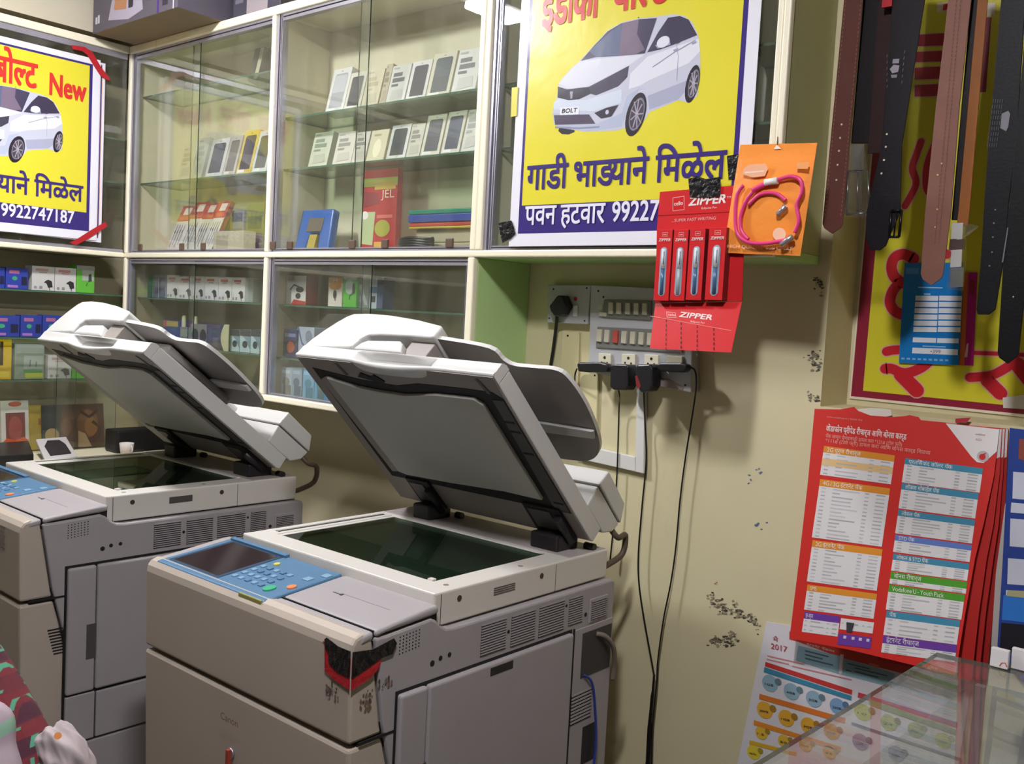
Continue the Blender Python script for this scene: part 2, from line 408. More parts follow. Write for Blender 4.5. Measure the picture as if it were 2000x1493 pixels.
ZB0, ZB1 = 1.247, 1.263
LC = thing('display_cabinet', 'low cream display cabinet with glass shelves behind the copiers', 'cabinet', (-2.69, 2.0, ZB0))
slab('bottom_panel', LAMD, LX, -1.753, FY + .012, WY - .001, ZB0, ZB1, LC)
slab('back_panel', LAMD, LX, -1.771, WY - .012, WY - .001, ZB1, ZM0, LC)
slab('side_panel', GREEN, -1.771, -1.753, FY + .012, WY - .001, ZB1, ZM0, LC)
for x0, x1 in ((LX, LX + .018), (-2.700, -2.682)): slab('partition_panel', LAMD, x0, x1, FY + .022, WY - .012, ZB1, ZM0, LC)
beading(LC, LX, -1.753, ZB0, ZB1 + .004)
beading(LC, LX, LX + .017, ZB1 + .004, ZM0); beading(LC, -2.698, -2.678, ZB1 + .004, ZM0); beading(LC, -1.776, -1.752, ZB1 + .004, ZM0)
channel_v(LC, LX + .017, ZB1 + .004, ZM0, 1, .022); channel_v(LC, -2.678, ZB1 + .004, ZM0, 1, .030); channel_v(LC, -1.776, ZB1 + .004, ZM0 - .02, -1, .010)
for a, b in ((LX + .039, -2.698), (-2.648, -1.776)):
    channel_h(LC, a, b, ZM0 - .022, ZM0 - .004); channel_h(LC, a, b, ZB1 + .004, ZB1 + .012)
zl1, zl2 = 1.569, 1.392
for a, b in ((LX + .018, -2.70), (-2.682, -1.771)):
    gshelf(LC, a, b, 1.945, 2.118, zl1); gshelf(LC, a, b, 1.945, 2.118, zl2)
s3 = sx(376, 600); s4 = sx(722, 560)
gpane(LC, LX + .03, s3 + .0015, FY + .004, FY + .008, ZB1 + .01, ZM0 - .01); gpane(LC, s3 - .05, -2.698, FY + .013, FY + .017, ZB1 + .01, ZM0 - .01)
gpane(LC, -2.655, s4 + .0015, FY + .004, FY + .008, ZB1 + .01, ZM0 - .01); gpane(LC, s4 - .05, -1.776, FY + .013, FY + .017, ZB1 + .01, ZM0 - .01)

# along the left wall (front plane x = LX)
YE = -.35
def beadx(par, y0, y1, z0, z1): return MB().box(LX - .012, LX + .008, y0, y1, z0, z1).build('cream_beading', TRIM, par, bevel=.004, world=True)
WC = thing('display_cabinet', 'cream upper display cabinet behind the taped-up car poster', 'cabinet', (-3.74, .8, ZM0))
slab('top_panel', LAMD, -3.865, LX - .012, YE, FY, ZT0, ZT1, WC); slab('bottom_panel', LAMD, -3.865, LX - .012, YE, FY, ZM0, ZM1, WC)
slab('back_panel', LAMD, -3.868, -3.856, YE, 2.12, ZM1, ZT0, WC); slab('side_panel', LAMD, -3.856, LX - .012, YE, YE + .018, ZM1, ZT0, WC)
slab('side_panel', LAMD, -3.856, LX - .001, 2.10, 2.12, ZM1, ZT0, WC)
beadx(WC, YE, FY - .008, ZT0, ZT1); beadx(WC, YE, FY - .008, ZM0, ZM1)
slab('aluminium_channel', ALU, LX - .012, LX - .001, YE, FY - .01, ZM1, ZM1 + .012, WC); slab('aluminium_channel', ALU, LX - .012, LX - .001, YE, FY - .01, ZT0 - .022, ZT0, WC)
def gshx(par, x0, x1, y0, y1, z):
    b = MB(); b.box(x0, x1, y0, y1, z - .006, z); b.mi = [0, 0, 1, 1, 1, 1]; return b.build('glass_shelf', [SHELFG, SEDGE], par, world=True)
gshx(WC, -3.855, -3.67, YE + .02, 2.09, zs1); gshx(WC, -3.855, -3.67, YE + .02, 2.09, zs2)
gpane(WC, LX - .008, LX - .004, .9, FY - .01, zp0, zp1, 'x'); gpane(WC, LX - .017, LX - .013, YE + .02, .95, zp0, zp1, 'x')

ZD = .955
DC = thing('display_cabinet', 'cream lower display cabinet full of small boxes beside the far copier', 'cabinet', (-3.74, .8, .0))
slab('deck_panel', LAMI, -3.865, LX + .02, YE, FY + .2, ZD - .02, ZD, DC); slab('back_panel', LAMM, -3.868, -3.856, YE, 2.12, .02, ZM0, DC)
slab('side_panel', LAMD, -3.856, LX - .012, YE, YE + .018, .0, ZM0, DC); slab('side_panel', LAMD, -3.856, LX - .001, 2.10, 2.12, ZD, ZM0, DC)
slab('front_panel', LAMI, LX - .02, LX, YE, 2.12, .0, ZD - .02, DC)
slab('cream_beading', TRIM, LX + .0, LX + .024, YE, FY + .2, ZD - .024, ZD + .002, DC, bevel=.004)
zw1, zw2, zw3 = 1.573, 1.396, 1.2385
for z in (zw1, zw2, zw3): gshx(DC, -3.855, -3.675, YE + .02, 2.09, z)
yA = onX(112, 760, LX).y; yB = onX(152, 760, LX).y
gpane(DC, LX - .018, LX - .014, YE + .02, yB, ZD + .004, zw3 + .12, 'x'); gpane(DC, LX - .009, LX - .005, yA, FY - .02, ZD + .004, zw3 + .12, 'x')

# scuffs and dirt on the back wall
def scuff(boxes, seed, cols, par, Y=WY, name='scuff_mark'):
    rnd = random.Random(seed); S = Sheet((0, Y, 0), (1, 0, 0), (0, 0, 1)); pr = Print(S)
    for (x0, y0, x1, y1, n, r) in boxes:
        for i in range(n):
            t = rnd.random(); cx = x0 + (x1 - x0) * t + rnd.gauss(0, r * 1.2); cy = y0 + (y1 - y0) * t + rnd.gauss(0, r * 1.2)
            k = rnd.randint(5, 8); rr = r * rnd.uniform(.25, .9); a = rnd.uniform(0, 6.3)
            pr.px([(cx + rr * rnd.uniform(.5, 1.2) * math.cos(a + 6.283 * j / k) * 1.1, cy + rr * rnd.uniform(.4, 1.1) * math.sin(a + 6.283 * j / k) * .8) for j in range(k)], rnd.choice(cols), 1 + i % 3)
    o = pr.build(name, par, world=False); o['kind'] = 'stuff'; return o
scuff([(1388, 1168, 1420, 1195, 50, 5), (1425, 1185, 1480, 1215, 60, 5), (1392, 1255, 1438, 1245, 80, 5), (1474, 1215, 1478, 1240, 6, 3)], 3, ['#6c6350', '#857a62', '#453d33', '#a0957a', '#958a70', '#5a5142'], wall_back)
scuff([(1462, 938, 1466, 940, 4, 5), (1478, 925, 1490, 922, 5, 4), (1492, 1025, 1494, 1030, 4, 5)], 5, ['#5a6a8c', '#6f7890'], wall_back)
scuff([(1300, 1195, 1310, 1175, 4, 3), (1395, 1140, 1405, 1138, 4, 3)], 8, ['#b07a5a', '#9a6a50'], wall_back)
scuff([(1590, 545, 1606, 560, 30, 4), (1590, 690, 1596, 720, 45, 5), (1580, 775, 1600, 780, 22, 4), (1598, 578, 1604, 576, 2, 4)], 6, ['#4a443c', '#77705f', '#8d8470'], wall_back)

# ------------------------------------------------------------------ photocopiers
CB = mat('copier_grey', '#a39d9f', .5, mottle=.04, mscale=14, bump=.03, bscale=300)
CF = mat('copier_front_beige', '#b6aa9d', .45, mottle=.05, mscale=6, bump=.03, bscale=300)
CPL = mat('copier_platen_white', '#d6d1c9', .4, mottle=.03, mscale=10)
CDK = mat('copier_hinge_deck', '#a89f9c', .5, mottle=.12, mscale=12)
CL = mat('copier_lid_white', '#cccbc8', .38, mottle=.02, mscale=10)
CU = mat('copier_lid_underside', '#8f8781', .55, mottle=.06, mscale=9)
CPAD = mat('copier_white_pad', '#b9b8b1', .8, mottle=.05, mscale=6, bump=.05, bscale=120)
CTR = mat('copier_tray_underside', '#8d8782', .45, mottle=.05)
CBLK = mat('copier_dark', '#1c191b', .45)
CGAP = mat('copier_gap', '#141114', .7)
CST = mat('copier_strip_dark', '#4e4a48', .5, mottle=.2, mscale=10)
CBLUE = mat('copier_panel_blue', '#52799a', .45, mottle=.06, mscale=25)
CBLUED = mat('copier_panel_edge', '#31465e', .4)
CSCR = mat('copier_screen', '#33282a', .12)
CCAB = mat('copier_cable', '#5a4c3c', .5)
PLG = glass_mat('platen_glass', '#c4d2c8', ior=1.6)
GREENK = mat('key_green', '#3fae7c', .4); ORANGEK = mat('key_orange', '#ef8a55', .4); YELLOWK = mat('key_yellow', '#d9cf62', .4); KEYB = mat('key_pale_blue', '#7fa3bd', .4)
BLUEC = mat('blue_cable', '#2a3f9a', .4)

BND = [(-.060, .06), (-.066, .414), (-.074, .488), (-.082, .56), (-.097, .635), (-.117, .722), (-.139, .805), (-.151, .879), (-.167, .974)]
def bnd(z):
    for (a, b), (c, d) in zip(BND, BND[1:]):
        if b <= z <= d: return a + (c - a) * (z - b) / (d - b)
    return BND[-1][0] if z > .9 else BND[0][0]

def copier(label, loc, rz, scale, th, tape):
    R = thing('photocopier', label, 'photocopier', loc, rz, None, scale)
    HY, HZ = .513, 1.054; c, s = math.cos(th), math.sin(th)
    L = lambda p: Vector((p[0], HY - p[1] * c + p[2] * s, HZ + p[1] * s + p[2] * c))
    yz = lambda pts, u: [(u, a, b) for a, b in pts]
    U1 = .015
    # --- cabinet
    prof = [(a + .004, b) for a, b in BND] + [(-.135, .974), (-.02, .981), (-.006, .974), (.006, .962), (.022, .953), (.045, .950), (.597, .950), (.605, .942), (.607, .06)]
    body = MB().prism(yz(prof, -.66), (.66 + U1, 0, 0)).build('body', CB, R, bevel=.005)
    MB().box(-.63, -.02, -.10, .57, 0, .062).build('plinth', CBLK, R)
    up = [(-.166, .983), (-.190, .987), (-.205, .982), (-.213, .972), (-.2155, .958), (-.212, .80), (-.2115, .789)] + [(bnd(.789), .789)] + [(x, z) for x, z in BND if z > .789]
    fc = MB().prism(yz(up, -.69), (.702, 0, 0)).build('front_cover', CF, R, bevel=.006)
    lo = [(-.212, .780), (-.208, .62), (-.203, .45), (-.195, .07)] + [(x, z) for x, z in BND if z < .78] + [(bnd(.78), .78)]
    fl = MB().prism(yz(lo, -.69), (.702, 0, 0)).build('front_cover', CF, R, bevel=.007)
    MB().box(-.685, .008, -.19, -.10, .76, .81).build('cover_gap', CGAP, R)
    S = Sheet((-.69, -.2095, .07), (1, 0, 0), (0, -.017, .71))
    pr = Print(S); pr.text('Canon', (.325, .655), (.385, .655), .014, '#7d5a50', 1); pr.build('lettering', fl, world=False)
    k = MB(); k.disc((-.345, -.211, .655), (0, -1, 0), .011, .004, 14, 0); k.box(-.349, -.341, -.222, -.214, .63, .664, 1); k.build('lock_key', [ALU, mat('key_red', '#a3402f', .4)], fl)
    g = MB()
    for i in range(9): g.box(.0115, .0128, -.145 + .002 * i, -.103 + .0016 * i, .704 - i * .0078, .7075 - i * .0078)
    g.build('vent_grille', CGAP, fl)
    # --- console
    con = [(-.197, .966), (-.193, .9835), (-.165, .9875), (-.165, .972)]
    MB().prism(yz(con, -.262), (.276, 0, 0)).build('console_front_strip', CB, R, bevel=.006, seg=3)
    con = [(-.161, .974), (-.161, .988), (-.02, 1.003), (.0, 1.003), (.0, .987), (-.02, .985), (-.135, .978)]
    MB().prism(yz(con, -.262), (.277, 0, 0)).build('console_deck', CB, R, bevel=.012, seg=4)
    MB().prism(yz([(-.162, .96), (-.162, .986), (.0, .995), (.0, .97)], -.66), (.668, 0, 0)).build('console_gap', CGAP, R)
    con = [(-.197, .966), (-.193, .984), (-.02, 1.006), (.0, 1.006), (.0, .97)]
    MB().prism(yz(con, -.69), (.024, 0, 0)).build('console_end', CB, R, bevel=.006)
    g = MB(); g.box(-.20, -.175, -.086, -.083, .985, .9968); g.box(-.178, -.172, -.088, -.080, .985, .9975); g.box(-.175, -.04, -.0795, -.078, .985, .9968); g.build('console_mark', CST, R)
    pan = [(-.206, .962), (-.205, .985), (-.008, 1.0065), (-.008, .98)]
    P = MB().prism(yz(pan, -.664), (.399, 0, 0)).build('control_panel', [CBLUE], R, bevel=.004)
    MB().box(-.664, -.266, -.2075, -.2055, .962, .978).build('panel_edge', CBLUED, P)
    S = Sheet((-.664, -.205, .985), (1, 0, 0), (0, .197, .0215)); LP = .399; HP = .198
    MB().box(-.345, -.268, -.2085, -.203, .968, .9865).build('worn_strip', mat('strip_olive', '#8d8a4c', .5, mottle=.2, mscale=40), P, bevel=.002) if tape else None
    def pbox(a0, b0, a1, b1, h, m, name, dep=.002):
        return MB().prism([S.P((a0 * LP, b0 * HP), -dep), S.P((a1 * LP, b0 * HP), -dep), S.P((a1 * LP, b1 * HP), -dep), S.P((a0 * LP, b1 * HP), -dep)], S.n * (dep + h)).build(name, m, P, bevel=.0008)
    pbox(.045, .10, .53, .93, .0012, CBLUED, 'screen_bezel'); pbox(.075, .13, .50, .90, .0018, CSCR, 'screen')
    pbox(.02, .93, .55, .995, .006, CBLUE, 'panel_hood')
    for nm, a, b, ra, rb, m in (('key', .88, .245, .030, .075, GREENK), ('key', .955, .41, .022, .055, ORANGEK), ('key', .604, .74, .016, .04, YELLOWK)):
        cc = [S.P((a * LP + ra * LP * math.cos(t * math.pi / 8), b * HP + rb * HP * math.sin(t * math.pi / 8)), -.001) for t in range(16)]
        MB().prism(cc, S.n * .004).build(nm, m, P)
    rk = random.Random(4)
    for i in range(5):
        for j in range(4):
            a, b = .56 + .058 * i, .22 + .12 * j
            if (a > .8 and b < .4): continue
            pbox(a, b, a + .03, b + .06, .0028, KEYB if rk.random() < .45 else CBLUE, 'key')
    for a, b in ((.93, .62), (.97, .80)): pbox(a - .03, b, a + .02, b + .09, .0022, KEYB, 'key')
    # --- side door, vents, holes (on the side that faces the aisle)
    q = MB(); q.box(.012, .0160, -.107, .438, .40, .861); q.box(.012, .0158, -.19, -.105, .784, .789); q.build('door_gap', CGAP, R)
    d1 = MB().box(.012, .0275, -.102, -.031, .532, .855).build('side_door', CB, R, bevel=.006, seg=3)
    d2 = MB().box(.012, .0275, -.028, .433, .532, .855).build('side_door', CB, R, bevel=.006, seg=3)
    MB().box(.012, .0235, -.102, -.027, .405, .527).build('side_door', CB, R, bevel=.003); MB().box(.012, .0235, -.023, .433, .405, .524).build('side_door', CB, R, bevel=.003)
    MB().box(.012, .0205, -.102, .433, .08, .398).build('side_panel', CB, R, bevel=.003)
    MB().box(.020, .0280, .146, .217, .829, .846).build('handle_recess', CBLK, d2)
    MB().box(.020, .0280, -.055, -.030, .616, .706).build('handle_recess', CST, d1)
    def vent(y0, y1, z0, z1, n, par, u=U1, name='vent_grille'):
        g = MB(); g.box(u - .003, u + .0006, y0, y1, z0, z1, 0); h = (z1 - z0) / n
        for i in range(n): g.box(u - .002, u + .0022, y0, y1, z0 + h * (i + .5), z0 + h * (i + 1), 1)
        return g.build(name, [CGAP, CB], par)
    for a, b, z0, z1 in ((.125, .203, .871, .938), (.220, .300, .869, .937), (.314, .404, .868, .938), (.422, .474, .871, .936)): vent(a, b, z0, z1, 12, R)
    q = MB().box(.012, .0175, .503, .575, .862, .918).build('vent_frame', CB, R, bevel=.001); vent(.509, .569, .867, .913, 9, q, .0175)
    g = MB()
    for i in range(7):
        for j in range(6): g.disc((.013, -.101 + .0082 * i, .931 + .0064 * j + .0006 * i), (1, 0, 0), .0016, .0024, 6)
    g.build('speaker_grille', CGAP, R)
    for y, z, r in ((-.013, .892, .006), (.009, .897, .005), (.034, .898, .0048), (.2115, .905, .004), (.412, .921, .0035), (.489, .885, .005)): MB().disc((.013, y, z), (1, 0, 0), r, .0026, 12).build('screw_hole', CGAP, R)
    # rear connector bay
    MB().box(.012, .0165, .449, .604, .06, .856).build('rear_panel', CB, R, bevel=.002)
    MB().box(.012, .0172, .444, .449, .06, .860).build('panel_joint', CGAP, R)
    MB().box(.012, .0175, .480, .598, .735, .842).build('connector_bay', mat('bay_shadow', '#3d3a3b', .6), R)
    vent(.45, .53, .630, .703, 9, R, .0165); MB().box(.012, .0172, .502, .56, .52, .612).build('connector_bay', mat('bay_dark', '#211d22', .6), R)
    MB().tube(smooth_path([(.016, .535, .83), (.03, .555, .822), (.034, .585, .79), (.026, .607, .74), (.02, .612, .70)]), .006, 8).build('cable', mat('grey_cable', '#7d7469', .5), R)
    if tape:
        MB().tube(smooth_path([(.018, .49, .742), (.026, .515, .72), (.026, .535, .65), (.027, .545, .55), (.027, .53, .40), (.027, .52, .2), (.027, .52, .01)]), .0032, 6).build('blue_cable', BLUEC, R)
    # --- scanner unit
    o = [(-.64, 0), (0, 0), (0, .588), (-.64, .588)]; n = [(-.588, .062), (-.066, .062), (-.066, .426), (-.588, .426)]
    F = MB(); z0, z1, zi = .954, 1.022, 1.004
    F.add([(x, y, z1) for x, y in o] + [(x, y, z1) for x, y in n] + [(x, y, zi) for x, y in n] + [(x, y, z0) for x, y in o],
          [(i, (i + 1) % 4, 4 + (i + 1) % 4, 4 + i) for i in range(4)] + [(4 + i, 4 + (i + 1) % 4, 8 + (i + 1) % 4, 8 + i) for i in range(4)] + [(12 + i, 12 + (i + 1) % 4, (i + 1) % 4, i) for i in range(4)] + [(15, 14, 13, 12)])
    pf = F.build('scanner_frame', CPL, R, bevel=.004)
    MB().box(-.587, -.067, .063, .425, 1.0045, 1.0065).build('scanner_bed', mat('scanner_bed', '#6b7068', .5, mottle=.3, mscale=7), pf)
    MB().box(-.574, -.067, .063, .425, 1.0165, 1.0195).build('platen_glass', PLG, pf)
    MB().box(-.587, -.5745, .063, .425, 1.0165, 1.0205).build('scale_strip', CPL, pf, bevel=.001)
    MB().box(-.616, -.602, .075, .415, 1.015, 1.0227).build('scan_slot', CBLK, pf); MB().box(-.6115, -.6065, .075, .415, 1.016, 1.0235).build('scan_strip', mat('strip_grey', '#a7a79c', .3), pf)
    MB().box(-.636, -.004, .440, .586, 1.018, 1.0235).build('hinge_deck', CDK, pf, bevel=.003)
    for x, y in ((-.075, .068), (-.072, .43)): MB().box(x - .008, x + .006, y - .006, y + .006, 1.02, 1.0245).build('glass_clip', CPL, pf, bevel=.001)
    for y, z in ((.071, 1.0), (.334, 1.0)): MB().disc((-.001, y, z), (1, 0, 0), .0065, .0016, 14).build('screw_hole', mat('screw_bronze', '#5b4a3a', .4, metal=.6), pf)
    MB().box(-.002, .0006, .018, .0192, .955, 1.018).build('frame_joint', CGAP, pf)
    MB().box(-.002, .0006, .3845, .3855, .955, 1.018).build('frame_joint', CST, pf)
    for i in range(4 if tape else 1):
        if tape: MB().box(-.002, .0008, .175, .243, .986 + .0045 * i, .988 + .0045 * i).build('vent_slot', CST, pf)
        else: MB().box(-.002, .0012, .175, .243, .985, 1.002).build('badge_plate', CST, pf)
    for y in (.062, .295): MB().disc((-.03, y, 1.0215), (0, 0, 1), .006, .0012, 10).build('screw_cap', mat('screw_grey', '#8b8378', .4), pf)
    # --- document lid (u across, v from the hinge to the front edge, w up when shut)
    pl = [(-.012, .004), (0, 0), (.516, 0), (.516, .0425), (.40, .044), (.15, .046), (-.012, .044)]
    LID = MB().prism([(-.648, a, b) for a, b in pl], (.648, 0, 0)).build('document_lid', CL, R, bevel=.003, tf=L)
    def band(a, b):
        u = -.648 + .648 * a
        t = max(0, min(1, (u + .45) / .27)); bb = math.sin(math.pi * t) ** 1.2 if 0 < t < 1 else 0
        rows = [(.512, .0425), (.528, .0425), (.537, .039), (.541, .0345), (.541 - .060 * bb, .0325), (.541 - .085 * bb, .022), (.541 - .070 * bb, .010 - .006 * bb), (.543 + .004 * bb, .006 - .011 * bb), (.543 + .004 * bb, .002 - .013 * bb), (.538 + .002 * bb, -.0005 - .015 * bb), (.525, -.0005 - .010 * bb), (.505, -.0002 - .001 * bb)]
        r = rows[int(round(b * 11))]; return (u, r[0], r[1])
    B = MB().grid(72, 11, band, smooth=True)
    cap = [(.5165, .0425), (.528, .0425), (.537, .039), (.541, .033), (.541, .012), (.543, .004), (.538, -.0005), (.5165, -.0002)]
    B.add([(.0006, a, b) for a, b in cap], [tuple(range(len(cap)))[::-1]]); B.add([(-.648, a, b) for a, b in cap], [tuple(range(len(cap)))])
    B.build('grip_edge', CL, LID, tf=L)
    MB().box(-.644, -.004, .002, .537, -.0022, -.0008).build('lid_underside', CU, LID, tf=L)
    q = MB(); q.prism([(u, v, -.0032) for u, v in ((-.61, .10), (-.008, .10), (-.008, .475), (-.03, .492), (-.10, .494), (-.25, .492), (-.33, .476), (-.45, .482), (-.61, .505))], (0, 0, .0012)); q.build('pad_shade', CGAP, LID, tf=L)  # near-black sheet round the pad: the shade of the recess painted in
    q = MB(); q.prism([(u, v, -.0044) for u, v in ((-.052, .105), (-.010, .105), (-.010, .470), (-.040, .470))], (0, 0, .0016)); q.build('shade_strip', CST, LID, tf=L)  # dark grey strip right of the pad, painted where the lid lies in shadow
    for v in (.40, .37, .30, .13): MB().box(-.042, -.014, v, v + .006, -.0052, -.004).build('strip_slot', CGAP, LID, tf=L)
    pad = [(-.567, .482), (-.47, .460), (-.391, .455), (-.315, .453), (-.25, .462), (-.205, .470), (-.089, .472), (-.069, .457), (-.066, .143), (-.181, .147), (-.36, .136), (-.524, .131), (-.55, .138)]
    MB().prism([(u, v, -.012) for u, v in pad], (0, 0, .009)).build('white_pad', CPAD, LID, bevel=.002, tf=L)
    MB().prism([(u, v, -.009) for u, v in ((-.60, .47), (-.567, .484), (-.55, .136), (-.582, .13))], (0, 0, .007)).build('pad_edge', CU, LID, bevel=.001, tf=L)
    for u, v in ((-.50, .515), (-.05, .51)): MB().prism([(u - .006, v + .018, -.004), (u + .002, v + .018, -.004), (u + .016, v - .022, -.004), (u + .006, v - .024, -.004)], (0, 0, .003)).build('bumper', CST, LID, tf=L)
    MB().prism([(-.45, .492, -.0045), (-.43, .507, -.0045), (-.40, .497, -.0045), (-.385, .506, -.0045), (-.36, .486, -.0045), (-.37, .478, -.0045)], (0, 0, .003)).build('underside_smudge', CGAP, LID, tf=L)
    hump = [(-.650, .030), (-.645, .055), (-.628, .092), (-.605, .128), (-.588, .148), (-.57, .159), (-.52, .163), (-.44, .161), (-.34, .151), (-.25, .136), (-.243, .128), (-.246, .098), (-.26, .0955), (-.33, .096), (-.42, .093), (-.46, .088), (-.474, .072), (-.482, .044)]
    MB().prism([(u, .02, w) for u, w in hump], (0, .5205, 0)).build('feed_unit', CL, LID, bevel=.006, seg=3, tf=L)
    MB().prism([(u, .42, w) for u, w in ((-.478, .044), (-.466, .066), (-.45, .076), (-.345, .082), (-.33, .074), (-.312, .046))], (0, .116, 0)).build('exit_ramp', CL, LID, bevel=.005, tf=L)
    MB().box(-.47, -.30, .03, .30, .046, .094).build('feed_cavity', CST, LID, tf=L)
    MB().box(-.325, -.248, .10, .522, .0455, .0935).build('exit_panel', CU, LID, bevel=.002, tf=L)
    tr = smooth_path([(-.23, .528, 0), (-.10, .512, 0), (-.078, .478, 0), (-.055, .464, 0), (-.004, .463, 0), (.062, .461, 0), (.083, .43, 0), (.091, .363, 0), (.083, .282, 0), (.067, .226, 0), (.039, .187, 0), (.0, .165, 0), (-.06, .158, 0)], 4)
    tr = [(-.30, .53)] + [(p.x, p.y) for p in tr] + [(-.30, .156)]
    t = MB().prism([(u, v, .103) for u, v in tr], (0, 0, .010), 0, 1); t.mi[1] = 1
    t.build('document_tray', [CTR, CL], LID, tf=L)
    MB().prism([(-.10, .255, .103), (.072, .258, .103), (.080, .285, .103), (-.10, .29, .103)], (0, .004, -.010)).build('tray_rib', CL, LID, bevel=.003, tf=L)
    MB().box(-.24, -.085, .20, .46, .070, .094).build('tray_support', CTR, LID, bevel=.01, tf=L)
    MB().prism([(-.63, a, b) for a, b in ((-.030, .044), (-.060, .072), (-.066, .102), (.076, .102), (.074, .045))], (.628, 0, 0)).build('rear_housing', CL, LID, bevel=.004, tf=L)
    MB().prism([(-.64, a, b) for a, b in ((-.068, .105), (-.042, .148), (.074, .152), (.080, .105))], (.641, 0, 0)).build('rear_housing', CL, LID, bevel=.004, tf=L)
    MB().box(-.62, -.004, -.055, .07, .098, .108).build('housing_joint', CST, LID, tf=L)
    # --- hinges
    for u, wd in ((-.505, .085), (-.092, .11)):
        h = MB().box(u - wd * .38, u + wd * .38, .452, .535, 1.022, 1.062).build('hinge', CBLK, R, bevel=.006)
        MB().prism([(u - wd * .5, .112, -.010), (u + wd * .5, .112, -.010), (u + wd * .52, .0, -.012), (u + wd * .1, -.02, -.012), (u - wd * .5, .0, -.012)], (0, 0, .009)).build('hinge_plate', CGAP, h, bevel=.002, tf=L)
        MB().box(u - wd * .38, u + wd * .22, .03, .10, -.0125, -.009).build('hinge_spring_cover', CST, h, tf=L)
        MB().tube([L((u + wd * .42, .09, -.016)), (u + wd * .42, .50, 1.045)], .011, 8).build('hinge_arm', CBLK, h)
        MB().disc((u + wd * .5, .545, 1.03), (1, 0, 0), .009, wd * .25, 10).build('hinge_foot', CBLK, h)
    MB().tube(smooth_path([L((-.02, -.055, .085)), L((.0, -.085, .075)), Vector((.0, .66, 1.045)), Vector((-.002, .655, 1.0)), Vector((-.012, .61, .978)), Vector((-.014, .585, .975))], 6), .0075, 8).build('lid_cable', CCAB, R)
    if tape:
        MB().prism([(u, -.2172, z) for u, z in ((-.066, .962), (-.060, .958), (-.056, .908), (-.03, .900), (.0125, .893), (.0125, .95))], (0, .001, 0)).build('red_tape', REDT, R)
        MB().prism([(.0168, y, z) for y, z in ((-.2165, .893), (-.172, .905), (-.152, .918), (-.146, .944), (-.2165, .945))], (.0008, 0, 0)).build('red_tape', REDT, R)
        MB().prism([(u, -.2186, z) for u, z in ((-.059, .966), (-.053, .971), (-.02, .963), (.013, .963), (.013, .915), (-.02, .917), (-.044, .926), (-.046, .945), (-.056, .950))], (0, .001, 0)).build('black_tape', BLACKT, R)
        MB().prism([(.0182, y, z) for y, z in ((-.2178, .963), (-.17, .957), (-.12, .966), (-.112, .955), (-.122, .937), (-.15, .936), (-.18, .926), (-.2178, .915))], (.0008, 0, 0)).build('black_tape', BLACKT, R)
        rnd = random.Random(2); S1 = Sheet((0, -.2158, 0), (1, 0, 0), (0, 0, 1)); S2 = Sheet((.0172, 0, 0), (0, 1, 0), (0, 0, 1))
        for S_, cx, cz, sx_, sz_, n in ((S1, -.035, .878, .018, .016, 16), (S2, -.18, .872, .014, .016, 16), (S2, -.14, .89, .02, .012, 14)):
            pr = Print(S_)
            for i in range(n):
                x = cx + rnd.uniform(-1, 1) * sx_; z = cz + rnd.uniform(-1, 1) * sz_; r = rnd.uniform(.0012, .0045); kk = rnd.randint(5, 7)
                pr.uvp([(x + r * rnd.uniform(.5, 1.2) * math.cos(6.283 * j / kk), z + r * rnd.uniform(.7, 1.8) * math.sin(6.283 * j / kk)) for j in range(kk)], rnd.choice(['#5d4c45', '#6f5f58', '#463a36', '#7b5a52']), 1)
            o_ = pr.build('scuff_mark', R, world=False); o_['kind'] = 'stuff'
    else:
        S1 = Sheet((0, -.2160, 0), (1, 0, 0), (0, 0, 1)); pr = Print(S1)
        for i in range(6): pr.rect(-.105 + .002 * (i % 3), .953 - .011 * i, -.07 - .003 * (i % 2), .9575 - .011 * i, '#8f8784', 1)
        pr.build('faded_sticker', R, world=False)
    return R
XR = -1.274; Y0 = 1.312
copier('beige photocopier with red and black tape on its front corner, lid up', (XR, Y0, 0), 0, 1.0, math.radians(46.2), True)
copier('beige photocopier standing in the corner between the two cabinets, lid up', (-2.390, 1.218, 0), math.radians(-1.05), 1.02, math.radians(38.4), False)

# ------------------------------------------------------------------ goods in the cabinets
def goods(name, label, cat, loc, rz, w, d, h, color, prints=(), lean=0.0, group=None, finish='satin', side=None, bevel=.0012):
    """a carton standing on its base: local x = width, y = away from the viewer, z = up; prints in fractions of its front"""
    b = MB().box(-w / 2, w / 2, 0, d, 0, h)
    ms = [paper(color, finish)]
    if side: ms.append(paper(side, finish)); b.mi = [1, 1, 0, 1, 1, 1]
    o = b.build(name, ms, None, bevel=bevel); o.location = Vector(loc) + Vector((0, 0, .0012 + d * math.sin(lean))); o.rotation_euler = (-lean, 0, rz); tag(o, label, cat, group)
    if prints:
        S = Sheet((-w / 2, 0, 0), (1, 0, 0), (0, 0, 1)); P = Print(S, finish)
        for k, q in enumerate(prints):
            t, c = q[0], q[-1]; lay = 1 + k * .35
            if t == 'r': P.rect(q[1] * w, q[2] * h, q[3] * w, q[4] * h, c, lay)
            elif t == 'e': P.ell(q[1] * w, q[2] * h, q[3] * w, q[4] * h, c, lay)
            elif t == 'p': P.uvp([(x * w, z * h) for x, z in q[1]], c, lay)
            elif t == 's': P.stroke([(x * w, z * h) for x, z in q[1]], q[2] * w, c, lay)
            elif t == 't': P.text(q[1], (q[2] * w, q[3] * h), (q[4] * w, q[3] * h), q[5] * h, c, lay + .5, bold=.01)
        P.build('front_print', o, world=False)
    return o
